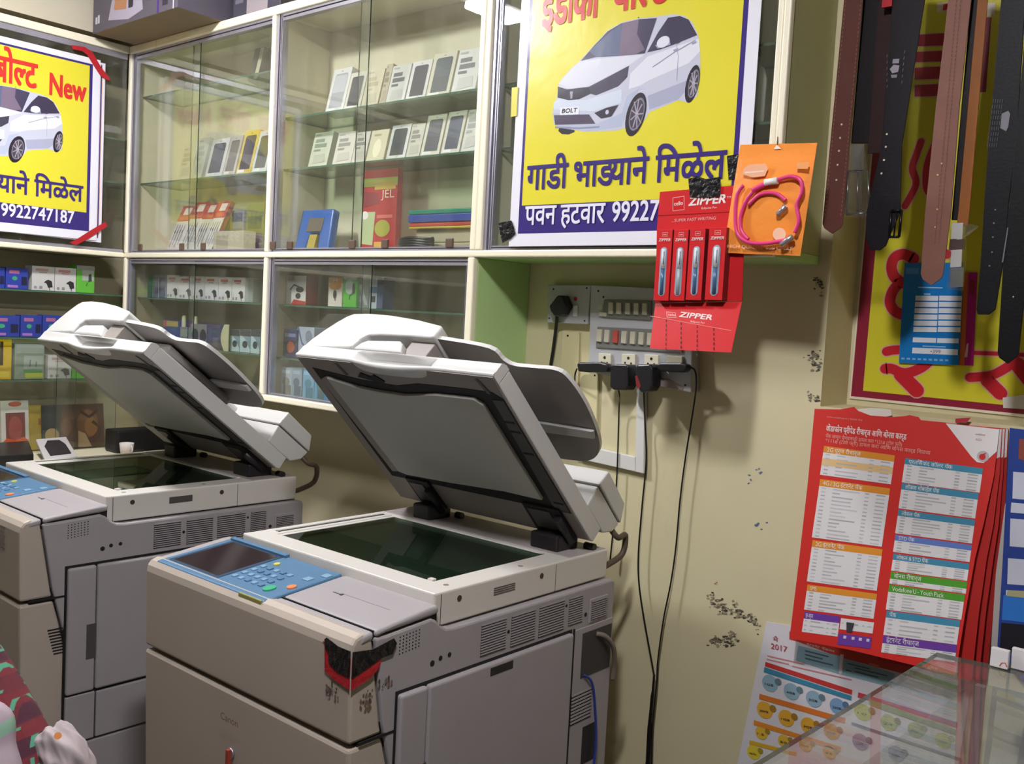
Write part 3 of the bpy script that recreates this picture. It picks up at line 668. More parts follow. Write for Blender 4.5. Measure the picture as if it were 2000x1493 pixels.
def back_goods(name, label, cat, pl, pr_, yt, yb, zs, Y, d, color, prints=(), lean=0.0, **k):
    a = onY(pl, yb, Y).x; b = onY(pr_, yb, Y).x; m = (pl + pr_) / 2
    for l_, r_ in ((-3.603, -2.703), (-2.680, -1.774)):            # keep clear of the partitions
        if l_ - .05 < (a + b) / 2 < r_ + .02: sh = max(0, l_ - a) + min(0, r_ - b); a += sh; b += sh
    h = (onY(m, yt, Y).z - zs) / max(.8, math.cos(lean))
    return goods(name, label, cat, ((a + b) / 2, Y, zs), 0, b - a, d, h, color, prints, lean, **k)
def left_goods(name, label, cat, pl, pr_, yt, yb, zs, X, d, color, prints=(), lean=0.0, **k):
    a = onX(pl, yb, X).y; b = onX(pr_, yb, X).y; m = (pl + pr_) / 2
    h = (onX(m, yt, X).z - zs) / max(.8, math.cos(lean))
    return goods(name, label, cat, (X, (a + b) / 2, zs), math.pi / 2, b - a, d, h, color, prints, lean, **k)

def screen_face(frame, dark, foot='#e9e6e0'):
    return [('p', [(.16, .10), (.86, .10), (.86, .84), (.80, .88), (.22, .88), (.16, .84)], dark), ('r', .18, .45, .84, .84, hexmul(dark, 1.15)), ('r', .10, .03, .55, .10, foot), ('e', .5, .93, .05, .012, hexmul(frame, .7))]
def text_face(c1, c2):
    return [('r', .14, .70, .62, .80, c1), ('r', .14, .55, .78, .66, c1), ('r', .14, .44, .5, .50, c1), ('p', [(.2, .08), (.85, .12), (.8, .36), (.22, .34)], c2), ('r', .08, .90, .4, .94, hexmul(c2, .9))]
LEAN = math.radians(13)
up = 'phone boxes leaning in the glass cabinets'
W_ = '#dcd9d2'
P1 = [  # pl, pr, ytop, ybase, kind, label
    (634, 669, 136, 219, 's', '#dad8d6', '#a6a6ae', 'white phone box with pale grey picture, first on top shelf of the middle bay'),
    (670, 702, 144, 214, 's', '#d6d0c4', '#43434c', 'white phone box with a dark screen, second on the top shelf of the middle bay'),
    (704, 736, 139, 208, 't', '#cdc4a8', '#b5a98a', 'cream phone box, third on the top shelf of the middle bay behind the pane overlap'),
    (739, 751, 128, 203, 't', '#b9ad96', '#8a7c6c', 'narrow tan phone box squeezed fourth on the top shelf of the middle bay'),
    (752, 788, 130, 200, 't', '#dedcd8', '#6d6d72', 'white phone box with grey lettering, fifth on the top shelf of the middle bay'),
    (791, 829, 122, 193, 's', '#dcd9d6', '#3c3944', 'white phone box with dark violet screen, sixth on top shelf of the middle bay'),
    (831, 876, 105, 185, 's', '#d3cdb8', '#4c5258', 'large cream phone box with dark screen, seventh on top shelf of the middle bay'),
    (880, 927, 98, 177, 't', '#dcdad6', '#77757a', 'white phone box with bold grey lettering, last on the top shelf of the middle bay')]
P2 = [
    (601, 637, 262, 322, 't', '#cfd0bc', '#8e9a86', 'pale phone box with green lettering, first on the second shelf of the middle bay'),
    (648, 684, 262, 319, 't', '#d8d2c6', '#9b9690', 'white phone box with grey lettering, second on the second shelf of the middle bay'),
    (685, 711, 262, 316, 't', '#d6cfc4', '#8d8484', 'white phone box third on the second shelf of the middle bay'),
    (714, 748, 258, 312, 'o', '#d3cbac', '#ece5c4', 'cream phone box with a pale oval, fourth on the second shelf of the middle bay'),
    (753, 790, 248, 308, 's', '#dcdad6', '#3d3f47', 'white phone box with a slate screen, fifth on the second shelf of the middle bay'),
    (792, 818, 246, 304, 't', '#d0cbbc', '#958c86', 'cream phone box with printed lines, sixth on second shelf of the middle bay'),
    (820, 857, 228, 299, 's', '#d6d1be', '#46464e', 'tall phone box with white foot, seventh on second shelf of the middle bay'),
    (860, 896, 221, 297, 's', '#d4cfbf', '#3f4356', 'tall phone box with a blue-black screen, eighth on the second shelf of the middle bay'),
    (899, 929, 217, 293, 't', '#d3d0c8', '#a29f9c', 'pale phone box with faint print, last on the second shelf of the middle bay')]
P3 = [
    (345, 370, 290, 346, 't', '#cbc3a6', '#b0a687', 'cream phone box, first on the second shelf of the corner bay'),
    (372, 392, 272, 344, 't', '#c3c3ae', '#a9ab98', 'grey-green phone box next to the pane edge on the second shelf of the corner bay'),
    (399, 432, 274, 341, 's', '#d5d3cf', '#3b3d47', 'white phone box with a dark screen on the second shelf of the corner bay'),
    (434, 457, 268, 336, 's', '#bfb8ac', '#6d665f', 'grey phone box with a brown screen on the second shelf of the corner bay'),
    (460, 489, 257, 333, 's', '#d8bc52', '#3c3440', 'yellow phone box with a dark screen on the second shelf of the corner bay'),
    (490, 519, 258, 331, 's', '#cfd2d0', '#4c4a41', 'phone box with a black screen and white foot, beside the upright of the corner bay')]
for rows, zs in ((P1, zs1), (P2, zs2), (P3, zs2)):
    for i, (pl, pr_, yt, yb, kd, c, c2, lab) in enumerate(rows):
        f = screen_face(c, c2) if kd == 's' else text_face(c2, hexmul(c, .93)) if kd == 't' else [('e', .5, .4, .22, .3, c2), ('r', .2, .8, .6, .86, '#a99f80')]
        back_goods('phone_box', lab, 'phone box', pl, pr_, yt, yb, zs, 2.0, .045, c, f, LEAN, group=up)
o = back_goods('phone_box', 'dark phone box leaning on the top shelf of the corner bay', 'phone box', 484, 503, 96, 140, zs0, 2.03, .05, '#5a554c', [('r', .62, .02, .98, .98, '#cfc8b0')], LEAN, group=up)

zb = ZM1 + .002
# pen cards, red and white, leaning in the corner bay
for i, (pl, pr_, yt) in enumerate(((322, 346, 402), (346, 369, 394), (369, 391, 396), (391, 412, 392))):
    f = [('r', 0, .66, 1, 1, '#b93a32'), ('p', [(.25, .80), (.8, .80), (.85, .95), (.3, .95)], '#e6d4c8'), ('r', .1, .68, .9, .76, '#d2574a')] + [('s', [(.2 + .2 * k, .10 + .05 * (k % 2)), (.2 + .2 * k, .58)], .05, '#8f8c96') for k in range(4)] + [('s', [(.2 + .2 * k, .40), (.2 + .2 * k, .47)], .06, '#5a5560') for k in range(4)]
    back_goods('pen_card', 'red-topped white pen card, %s of the four leaning in the corner bay' % ORD[i], 'pen card', pl, pr_, yt, 485, zb, 1.975 - .004 * i, .02, '#d9d3cc', f, math.radians(22), group='pen cards in the corner bay', side='#8f3a34')
back_goods('small_carton', 'small yellow carton behind the clear box in the corner bay', 'carton', 421, 448, 424, 484, zb, 2.05, .04, '#c9bb3f', [('e', .5, .6, .3, .25, '#d9cf6a')])
back_goods('small_carton', 'blue-grey carton on top row of the corner bay floor', 'carton', 450, 474, 412, 484, zb, 2.06, .03, '#8d9096', [('r', .1, .75, .9, .95, '#4f5a78'), ('r', .1, .3, .9, .6, '#77806f')])
back_goods('clear_box', 'pale clear plastic box at the front of the corner bay', 'box', 416, 475, 452, 487, zb, 1.96, .05, '#bdb59a', [('r', .1, .2, .5, .8, '#a69d84')])
back_goods('small_carton', 'olive green carton by the upright of the corner bay', 'carton', 479, 513, 398, 484, zb, 2.03, .05, '#7d8250', [('r', .05, .05, .95, .42, '#7b6a62'), ('r', .1, .5, .9, .75, '#5d6844')])
# middle bay floor
B = thing('blue_blister', 'bright blue plastic blister pack with a brown emblem in the middle bay', 'blister pack', (0, 0, 0))
a = onY(570, 487, 1.98); b = onY(642, 487, 1.98); B.location = ((a.x + b.x) / 2, 1.98, zb + .009); wb = b.x - a.x; hb = .145
def leanv(p, an=math.radians(15)): return Vector((p[0], p[1] * math.cos(an) + p[2] * math.sin(an), p[2] * math.cos(an) - p[1] * math.sin(an)))
bl = mat('blue_plastic', '#2f62b4', .2)
b = MB(); W2 = wb / 2
b.prism([(-W2 * .9, 0, 0), (-W2 * .35, 0, 0), (-W2 * .25, 0, hb * .42), (W2 * .25, 0, hb * .42), (W2 * .38, 0, 0), (W2 * .95, 0, 0), (W2 * .7, 0, hb), (-W2, 0, hb)], (0, .03, 0))
b.build('blister_shell', bl, B, bevel=.006, tf=leanv)
MB().box(-W2 * .45, W2 * .35, -.003, .0, hb * .45, hb * .78).build('emblem', mat('emblem_brown', '#6e6258', .5), B, bevel=.002, tf=leanv)
MB().box(-W2 * .2, W2 * .2, -.002, .01, .0, hb * .38).build('yellow_strip', mat('strip_yellow', '#b6a24a', .4), B, tf=leanv)
J = [('r', 0, .80, 1, .90, '#a8a84a'), ('r', .35, .76, .95, .86, '#c2a243'), ('p', [(0, .55), (.5, .6), (.45, .72), (0, .75)], '#8c2434'), ('t', 'JEL', .55, .66, .92, .09, '#e8c9b4'), ('p', [(0, .12), (.35, .1), (.4, .5), (0, .5)], '#b9c496'), ('e', .62, .30, .22, .10, '#a9a63c'), ('r', .4, .02, .7, .14, '#d9a23a'), ('r', .45, .42, .9, .46, '#d8665c'), ('e', .1, .46, .1, .05, '#f0e8e4')]
back_goods('jelly_box', 'tall red and green sweet carton standing in the middle bay', 'carton', 705, 772, 332, 466, zb, 2.02, .022, '#b3232c', J)
def blk(name, cs, px0, px1, y0, y1, Y, d, label, cat):
    z0 = onY((px0 + px1) / 2, y1, Y).z; z1 = onY((px0 + px1) / 2, y0, Y).z; x0 = onY(px0, y1, Y).x; x1 = onY(px1, y1, Y).x
    return x0, x1, z0, z1
for i, (c, y0, y1, nm) in enumerate((('#c9b13a', 441, 446, 'yellow'), ('#c2493c', 433, 441, 'red'), ('#3c51a0', 417, 433, 'blue'), ('#2f8a6e', 407, 417, 'green'))):
    x0, x1, z0, z1 = blk('', '', 798 - i, 922, y0, y1, 1.97, .1, '', '')
    o = MB().box(x0, x1, 1.97 + .004 * (i % 2), 2.09, z0, z1 - .001).build('plastic_folder', mat('folder_' + nm, c, .25), None, bevel=.003); recenter(o)
    tag(o, '%s plastic folder in the flat pile beside the jelly carton' % nm, 'folder', 'coloured folders in the middle bay')
zf = onY(860, 446, 1.97).z
o = MB().box(onY(806, 447, 1.97).x, onY(918, 447, 1.97).x, 1.985, 2.085, zb + .03, zf).build('clear_carton', mat('clear_carton', '#b7ae92', .4), None, bevel=.003); recenter(o); tag(o, 'pale carton under the pile of coloured folders', 'carton')
o = MB().box(onY(806, 447, 1.97).x, onY(918, 447, 1.97).x, 1.985, 2.085, zb + .0012, zb + .029).build('clear_carton', mat('clear_carton_low', '#a9a184', .4), None, bevel=.003); recenter(o); tag(o, 'flat tan carton lowest under the coloured folders', 'carton')
c = onY(812, 478, 1.95); T = thing('coiled_cable', 'black coiled cable in shiny wrapping lying in the middle bay', 'cable', (c.x, 1.95, zb + .012))
pts = []
for i in range(70):
    a = i / 70 * 2 * math.pi * 4; pts.append((.068 * math.cos(a), .020 * math.sin(a), .004 + .007 * (i // 18) + .002 * math.sin(3 * a)))
MB().tube(pts, .0045, 6).build('cable_coil', BLACKP, T)
MB().box(-.075, .075, -.026, .026, -.012, -.006).build('cable_tray', mat('tray_olive', '#a9a45a', .4), T, bevel=.002)

# chargers and little boxes below
def plug(dx=0, s=1.0): return [('p', [(.52 + dx, .34), (.62 + dx, .42), (.72 + dx, .46), (.88 + dx, .40), (.92 + dx, .16), (.72 + dx, .12), (.64 + dx, .30)], '#2f2d2e'), ('s', [(.78 + dx, .13), (.78 + dx, .03)], .03, '#3b393a')]
def charger_face(red='#c4574a'): return [('r', .16, .80, .72, .90, red), ('r', .30, .72, .66, .77, '#b59c96')] + plug() + [('e', .15, .12, .07, .06, '#8d8d8c'), ('r', .32, .07, .46, .18, '#8a8a8a')]
cg = 'white charger boxes on the lower shelves'
for i, (pl, pr_, yt, yb) in enumerate(((325, 348, 538, 584), (349, 375, 540, 585), (376, 398, 540, 586), (399, 425, 541, 588), (426, 451, 542, 589), (452, 477, 543, 590))):
    back_goods('charger_box', 'white charger box with red name, %s of the six in the corner bay' % ORD[i], 'charger box', pl, pr_, yt, yb, zl1, 1.965, .06, '#dcdad9', charger_face(), group=cg)
for i, (pl, pr_) in enumerate(((281, 292), (294, 310), (312, 324))):
    back_goods('blue_box', 'dark blue accessory box, %s of the three left of the white chargers' % ORD[i], 'accessory box', pl, pr_, 543, 583, zl1, 1.985, .05, '#2c437e', [('r', .1, .1, .9, .5, '#1f2f5c'), ('r', .2, .6, .8, .85, '#47619a'), ('r', .93, 0, 1, 1, '#9fb2cc')], group='blue boxes in the corner bay')
back_goods('clear_box', 'empty clear plastic sleeve at the end of the white charger row', 'box', 478, 493, 545, 591, zl1, 1.98, .05, '#8d9890')
back_goods('blue_box', 'blue and yellow accessory box on the lower shelf behind the far copier', 'accessory box', 318, 350, 627, 680, zl2, 1.99, .05, '#2a4a8c', [('r', .05, .75, .9, .98, '#b8a63c'), ('r', 0, .72, .2, .98, '#c2653a')])
for i, (x, y0, lab) in enumerate(((358, 610, 'tall cream plastic tube standing on the lower shelf of the corner bay'), (380, 616, 'cream plastic tube behind the pane edge on the lower shelf'))):
    p = onY(x, 676, 2.0); o = MB(); lathe(o, (0, 0, 0), [(0, 0), (.008, 0), (.009, .01), (.009, .105), (.006, .115), (0, .116)], 14)
    o = o.build('plastic_tube', mat('tube_cream', '#cfc9a6', .4)); o.location = (p.x, 2.0, zl2); tag(o, lab, 'tube')
back_goods('clear_box', 'grey see-through package with a white label on the lower shelf', 'package', 350, 370, 640, 685, zl2, 1.97, .04, '#7f867e', [('r', .1, .5, .9, .9, '#9aa09a')])
back_goods('earphone_pack', 'package of black earphones with an orange base on the lower shelf', 'earphone pack', 371, 402, 634, 678, zl2, 1.975, .04, '#8b8a88', [('e', .3, .5, .22, .3, '#26242b'), ('e', .8, .5, .2, .3, '#1f2130'), ('r', .2, .02, .95, .22, '#b08a3a')])
back_goods('blue_box', 'midnight blue accessory pack beside the half-round cream card', 'accessory box', 402, 428, 636, 684, zl2, 1.97, .04, '#2a3355', [('r', .1, .3, .4, .9, '#3d4668'), ('r', .5, .1, .9, .5, '#565a6a')])
p = onY(438, 684, 1.955); b = MB().prism([(-.004, 0, 0), (.022, 0, 0), (.022, 0, .095)] + [(-.004 - .022 * math.sin(math.pi * (1 - i / 8)) , 0, .095 * (1 - i / 8)) for i in range(9)][:-1], (0, .003, 0)).build('cream_card', mat('card_cream', '#c8c4a0', .5)); b.location = (p.x, 1.955, zl2); tag(b, 'half-round cream backing card standing beside the blue headset packs', 'card')
for i, (pl, pr_) in enumerate(((449, 467), (468, 488), (489, 507))):
    back_goods('headset_pack', 'blue and white headset pack, %s of the three beside the upright' % ORD[i], 'headset pack', pl, pr_, 645, 690, zl2, 1.975, .04, '#7d96a0', [('p', [(0, .0), (1, 0), (1, .15), (.5, .6), (.1, .75), (0, .7)], '#b9cdd2'), ('r', 0, .72, 1, 1, '#3d4148'), ('e', .5, .35, .25, .16, '#39434c')], group='headset packs')
# lower middle bay
back_goods('headset_box', 'white and red headset box alone on the shelf of the lower middle bay', 'headset box', 557, 595, 539, 594, zl1, 1.975, .05, '#d6d2cd', [('p', [(.25, 0), (1, 0), (1, .12), (.4, .18)], '#b8322c'), ('e', .7, .52, .2, .10, '#302e30'), ('e', .62, .30, .13, .10, '#302e30'), ('s', [(.2, .5), (.4, .68), (.7, .6)], .05, '#5b5856'), ('r', .05, .82, .4, .98, '#c79a92')], side='#8c3430')
back_goods('adapter_box', 'orange and white adapter box with an M on the lower middle shelf', 'adapter box', 640, 667, 543, 599, zl1, 1.975, .045, '#ddd3c6', [('r', .03, .8, .97, 1, '#c98a3c'), ('e', .5, .72, .46, .14, '#c98a3c'), ('t', 'M', .36, .84, .64, .1, '#ece5da'), ('e', .5, .42, .13, .15, '#3a3430'), ('s', [(.5, .3), (.55, .2)], .06, '#3a3430')])
back_goods('adapter_box', 'bright green adapter box with a black plug on the lower middle shelf', 'adapter box', 669, 695, 541, 601, zl1, 1.97, .05, '#58b23c', [('r', 0, .9, 1, 1, '#a9b8a0'), ('e', .45, .66, .30, .24, '#b3c0b8'), ('p', [(.7, .45), (.9, .45), (.85, .8), (.7, .75)], '#2c3a34'), ('s', [(.78, .45), (.5, .36), (.52, .25)], .05, '#2c3a34')])
back_goods('adapter_box', 'grey-blue adapter box with a pale slash on the lower middle shelf', 'adapter box', 696, 719, 545, 601, zl1, 1.98, .05, '#76828c', [('p', [(.1, .8), (.4, .8), (.95, .1), (.7, .1)], '#a9b0b4'), ('r', .1, .05, .6, .2, '#5d6874')])
back_goods('adapter_box', 'white and blue adapter box last on the lower middle shelf', 'adapter box', 721, 747, 543, 600, zl1, 1.98, .045, '#55627a', [('r', .0, 0, .55, 1, '#b5bcc2'), ('r', 0, .5, .55, .7, '#5f84a8'), ('r', .1, .2, .45, .4, '#47524a')])
back_goods('bluetooth_box', 'dark blue box with an orange picture on the second lower shelf', 'accessory box', 547, 577, 643, 697, zl2, 1.97, .05, '#2e3468', [('r', .1, .72, .8, .84, '#7c82a8'), ('r', .15, .12, .85, .6, '#2b2140'), ('e', .5, .36, .25, .2, '#b0553c')])
back_goods('earphone_box', 'white and blue earphone box half behind the raised copier lid', 'earphone box', 579, 612, 640, 692, zl2, 1.97, .05, '#aab4c4', [('s', [(.05, 1), (.3, .5), (.8, .2)], .08, '#3f5a9c'), ('e', .7, .7, .2, .2, '#7c8496')])
for i, (pl, pr_, c, c2) in enumerate(((540, 562, '#b3bec6', '#8b8a7c'), (568, 588, '#96a6b4', '#5d6a7a'), (590, 612, '#7fa9c4', '#4f7f93'), (613, 634, '#5aa0c8', '#4a6e74'), (635, 656, '#4c8cc0', '#3f5f78'))):
    back_goods('tall_carton', '%s accessory carton, %s in the row on the lowest shelf' % (('pale white-blue', 'grey-blue', 'sky blue', 'bright sky blue', 'deeper blue')[i], ORD[i]), 'carton', pl, pr_, 717 + 2 * i, 774 + 2 * i, ZB1, 1.965, .04, c, [('r', .3, .02, .95, .38, c2), ('r', .1, .78, .8, .9, hexmul(c, 1.15)), ('e', .5, .5, .3, .15, hexmul(c2, 1.1))], group='cartons on the lowest shelf of the middle bay')

# left wall cabinet
lg = 'boxes in the left wall cabinet'
bb = [('r', .15, .72, .6, .88, '#a8638c'), ('e', .4, .5, .12, .10, '#3fa070'), ('r', .7, .2, .95, .6, '#1c2040'), ('r', .08, .06, .55, .18, '#a070b8')]
XG = -3.70
left_goods('blue_box', 'violet-blue accessory box cut by the picture edge on the top shelf of the left cabinet', 'accessory box', -22, 9, 523, 565, zw1, XG, .05, '#2d3fa0', bb, group=lg)
left_goods('blue_box', 'violet-blue accessory box beside the white chargers on the top shelf', 'accessory box', 11, 54, 524, 567, zw1, XG, .05, '#2d3fa0', bb, group=lg)
left_goods('charger_box', 'white charger box next to the violet-blue boxes in the left cabinet', 'charger box', 62, 106, 521, 568, zw1, XG, .06, '#c9c7c4', charger_face('#b59890'), group=cg)
left_goods('charger_box', 'white charger box touching the green box in the left cabinet', 'charger box', 107, 148, 524, 570, zw1, XG, .06, '#cbc9c6', charger_face('#bf8a80'), group=cg)
left_goods('adapter_box', 'lime green and white adapter box ending the top shelf of the left cabinet', 'adapter box', 149, 184, 520, 573, zw1, XG, .06, '#63b83e', [('r', 0, .84, 1, 1, '#8f9288'), ('r', .3, .45, .95, .84, '#aab0a4'), ('p', [(.65, .4), (.85, .45), (.8, .72), (.66, .68)], '#3c4a40'), ('s', [(.6, .38), (.55, .25)], .04, '#3c4a40')])
for i, (pl, pr_) in enumerate(((-22, 38), (40, 81), (83, 124))):
    left_goods('blue_box', 'deep blue accessory box, %s on the second shelf of the left cabinet' % ('half outside the picture' if i == 0 else ORD[i - 1]), 'accessory box', pl, pr_, 617, 660, zw2, XG, .05, '#2b3c92', bb, group=lg)
left_goods('yellow_pack', 'yellow pack with black lettering on the third shelf of the left cabinet', 'pack', -20, 22, 664, 741, zw3, XG, .04, '#c8a616', [('r', .45, .35, .6, .95, '#3a3018'), ('r', .2, .05, .9, .2, '#d8bc30')])
left_goods('blister_card', 'clear and green blister pack between the yellow pack and the white charger', 'blister pack', 28, 86, 672, 742, zw3, XG + .01, .03, '#7d8a78', [('r', .05, .72, .95, .97, '#8b978a'), ('r', .3, .28, .95, .66, '#93a096'), ('r', .35, .04, .95, .18, '#a8b03c'), ('r', .3, .19, .9, .27, '#4c8a4a'), ('s', [(.5, .35), (.52, .55)], .03, '#4c5650'), ('s', [(.7, .35), (.72, .5)], .03, '#4c5650')])
left_goods('charger_box', 'white charger box on the third shelf of the left cabinet', 'charger box', 93, 139, 695, 741, zw3, XG, .06, '#c2c0bd', charger_face('#a98f8c'), group=cg)
left_goods('adapter_box', 'lime green adapter box half behind the far copier lid', 'adapter box', 140, 180, 697, 741, zw3, XG, .06, '#5fb63c', [('r', .5, .5, .95, .9, '#a9b0a2')])
# on the deck of the left cabinet
zd = ZD
left_goods('phone_box', 'white and orange phone box with a red picture on the left cabinet deck', 'phone box', 4, 58, 787, 872, zd, -3.74, .05, '#d9d2cc', [('r', .16, .12, .86, .76, '#7a3a38'), ('e', .5, .45, .25, .25, '#a04a42'), ('p', [(0, 0), (1, 0), (.98, .2), (.8, .28), (.5, .22), (.2, .27), (0, .18)], '#d9501c'), ('e', .5, .93, .24, .05, '#c8604a')], math.radians(6))
left_goods('yellow_card', 'plain yellow carton with a tiny red mark behind the tablet frame', 'carton', 55, 92, 794, 870, zd, -3.76, .05, '#b79a3a', [('r', .55, .55, .75, .7, '#a0603c')], math.radians(4))
left_goods('picture_card', 'dark card with a beige disc and a brown portrait on the left cabinet deck', 'card', 84, 146, 794, 880, zd, -3.745, .015, '#353a40', [('e', .3, .32, .22, .16, '#b79a62'), ('p', [(.55, 0), (1, 0), (1, 1), (.7, 1), (.55, .6), (.6, .3)], '#6e4436'), ('e', .75, .5, .16, .2, '#8c5c46')], math.radians(8))
left_goods('picture_card', 'brown card with a swirling portrait beside the dark adapter case', 'card', 147, 205, 792, 881, zd, -3.74, .015, '#5a3a2c', [('e', .45, .55, .36, .32, '#7d5238'), ('e', .55, .48, .22, .22, '#94663e'), ('p', [(.1, .02), (.55, .02), (.35, .32), (.12, .4)], '#b39470'), ('s', [(.2, .85), (.5, .7), (.8, .85)], .1, '#3c2620'), ('s', [(.6, .6), (.85, .45), (.8, .2)], .1, '#4a3022')], math.radians(8))
def flat_frame(name, label, cat, x0, px0, px1, y0, y1, z, c, ci, h=.02):
    pts = [onZ(*p, z + h) for p in ((px0, y1), (px1, y1), (px1 - 30, y0), (px0 + 4, y0))]
    b = MB().prism([(p.x, p.y, z) for p in pts], (0, 0, h)); o = b.build(name, mat(name + '_shell', c, .4), None, bevel=.003)
    cx = sum((p for p in pts), Vector()) / 4
    q = MB().prism([tuple(cx + (p - cx) * .68 + Vector((0, 0, -cx.z + z + h - .002))) for p in pts], (0, 0, .0035))
    i = q.build(name + '_inset', mat(name + '_dark', ci, .3), o); recenter_with(o); tag(o, label, cat); return o
def recenter_with(o):
    loc0 = o.location.copy(); recenter(o); d = o.location - loc0
    for ch in o.children: ch.data.transform(Matrix.Translation(-d))
# low tray, tablet frame, adapter case and cup on a stand in front of the deck (beside the far copier)
ZS = .978
st = thing('side_stand', 'low cream wooden stand between the far copier and the left cabinet', 'stand', (-3.33, 1.35, 0))
MB().box(-.26, .22, -.75, .55, ZS - .035, ZS - .001).build('stand_top', LAMI, st, bevel=.003)
for x in (-.24, .20):
    for y in (-.73, .53): MB().box(x - .02, x + .02, y - .02, y + .02, 0, ZS - .035).build('leg', LAMI, st)
a = [onZ(*p, ZS + .045) for p in ((-40, 894), (66, 887), (52, 860), (-40, 862))]
for p in a: p.x = max(p.x, LX + .036)
o = MB().prism([(p.x, p.y, ZS) for p in a], (0, 0, .045)).build('black_tray', BLACKP, None, bevel=.004); recenter(o); tag(o, 'flat black case lying beside the control panel of the far copier', 'case')
a = [onZ(88, 899, ZS + .016), onZ(152, 891, ZS + .016), onZ(129, 853, ZS + .058), onZ(70, 858, ZS + .058)]
nn = (a[1] - a[0]).cross(a[3] - a[0]).normalized()
if nn.dot(EYE - a[0]) < 0: nn = -nn
o = MB().prism([tuple(p) for p in a], nn * -.010).build('tablet_frame', mat('frame_white', '#c9c3c3', .4), None, bevel=.003)
q = [a[0].lerp(a[1], u).lerp(a[3].lerp(a[2], u), v) + nn * .0035 for u, v in ((.2, .14), (.84, .14), (.82, .60), (.70, .82), (.32, .84), (.16, .60))]
MB().prism([tuple(p) for p in q], nn * -.004).build('dark_opening', mat('frame_dark', '#2b2325', .7), o)
MB().tube([a[2].lerp(a[3], .5) - nn * .006, a[2].lerp(a[3], .5) - nn * .03 + Vector((0, 0, -.020))], .003, 6).build('prop_leg', BLACKP, o)
recenter_with(o); tag(o, 'white tablet frame with a dark opening, propped beside the black case', 'frame')
a = onZ(226, 886, ZS); b_ = onZ(338, 878, ZS)
o = MB().box(a.x - .09, a.x + .005, a.y, b_.y + .05, ZS, ZS + .085).build('adapter_case', mat('case_black', '#16131a', .45), None, bevel=.008)
MB().box(a.x - .085, a.x + .0065, a.y + .004, a.y + .012, ZS + .004, ZS + .07).build('case_clasp', mat('case_clasp', '#2a262c', .4), o)
recenter_with(o); tag(o, 'black plastic case behind the white cup at the far copier', 'case')
cpt = onZ(247, 889, ZS); C_ = thing('paper_cup', 'small crumpled white cup in front of the black case', 'cup', (cpt.x, cpt.y, ZS))
b = MB(); lathe(b, (0, 0, 0), [(0, .001), (.020, 0), (.024, .025), (.026, .045), (.0245, .045), (.022, .02), (0, .004)], 20)
b.build('cup_body', mat('cup_white', '#d9cfcb', .5), C_)
pth = [(.024 + .012 * math.sin(math.pi * i / 8), .004, .012 + .026 * i / 8) for i in range(9)]
MB().tube(pth, .003, 6).build('cup_handle', mat('cup_white', '#d9cfcb', .5), C_)

# cartons on top of the corner cabinets
z = ZT1
K = goods('printer_carton', 'big dark grey carton with a picture, bridging the corner on top of the cabinets', 'carton', (0, 0, 0), 0, .1, .1, .1, '#5d5866')
bpy.data.objects.remove(K)
p0 = onZ(181, 66, z); p1 = onZ(352, 16, z); x0, x1, y0 = p0.x, p1.x, p0.y
b = MB().box(x0, x1, y0, 2.13, z, z + .34); b.mi = [1, 0, 0, 0, 0, 0]
K = b.build('printer_carton', [paper('#58535f', 'satin'), mat('carton_brown', '#8d7b66', .8, mottle=.06)], None, bevel=.002)
S = Sheet((x0, y0, z), (1, 0, 0), (0, 0, 1)); P = Print(S, 'satin'); W = x1 - x0
P.uvp([(W * .20, .03), (W * .45, .012), (W * .62, .03), (W * .60, .10), (W * .25, .11)], '#a9a2b4', 1); P.uvp([(W * .27, .06), (W * .42, .05), (W * .44, .14), (W * .30, .15)], '#b07a55', 2)
P.uvp([(W * .45, .05), (W * .5, .05), (W * .52, .14), (W * .44, .14)], '#2c2530', 3); P.rect(W * .035, .03, W * .06, .055, '#c9c4d0', 1); P.rect(W * .065, .03, W * .09, .06, '#c9c4d0', 1)
P.rect(W * .78, .0, W * .80, .3, '#4a2a80', 1); P.rect(W * .84, .02, W * .90, .3, '#302b38', 1); P.rect(W * .955, .0, W * .965, .3, '#d0ccd6', 1)
P.build('front_print', K, world=False); recenter_with(K); tag(K, 'big dark grey carton with a picture, bridging the corner on top of the cabinets', 'carton')
a = onY(432, 34, 1.93); a.x = max(a.x, x1 + .012); b_ = onY(548, 0, 1.93)
b = MB().box(a.x, b_.x, 1.93, 2.13, ZT1, ZT1 + .24); K = b.build('dark_carton', paper('#4d4956', 'satin'), None, bevel=.002)
P = Print(Sheet((a.x, 1.93, ZT1), (1, 0, 0), (0, 0, 1)), 'satin'); W = b_.x - a.x
P.rect(W * .30, .0, W * .74, .2, '#a79ca0', 1); P.rect(W * .05, .06, W * .22, .075, '#77727f', 1)
P.build('front_print', K, world=False); recenter_with(K); tag(K, 'dark carton with a pale panel standing on the back cabinet next to the big one', 'carton')

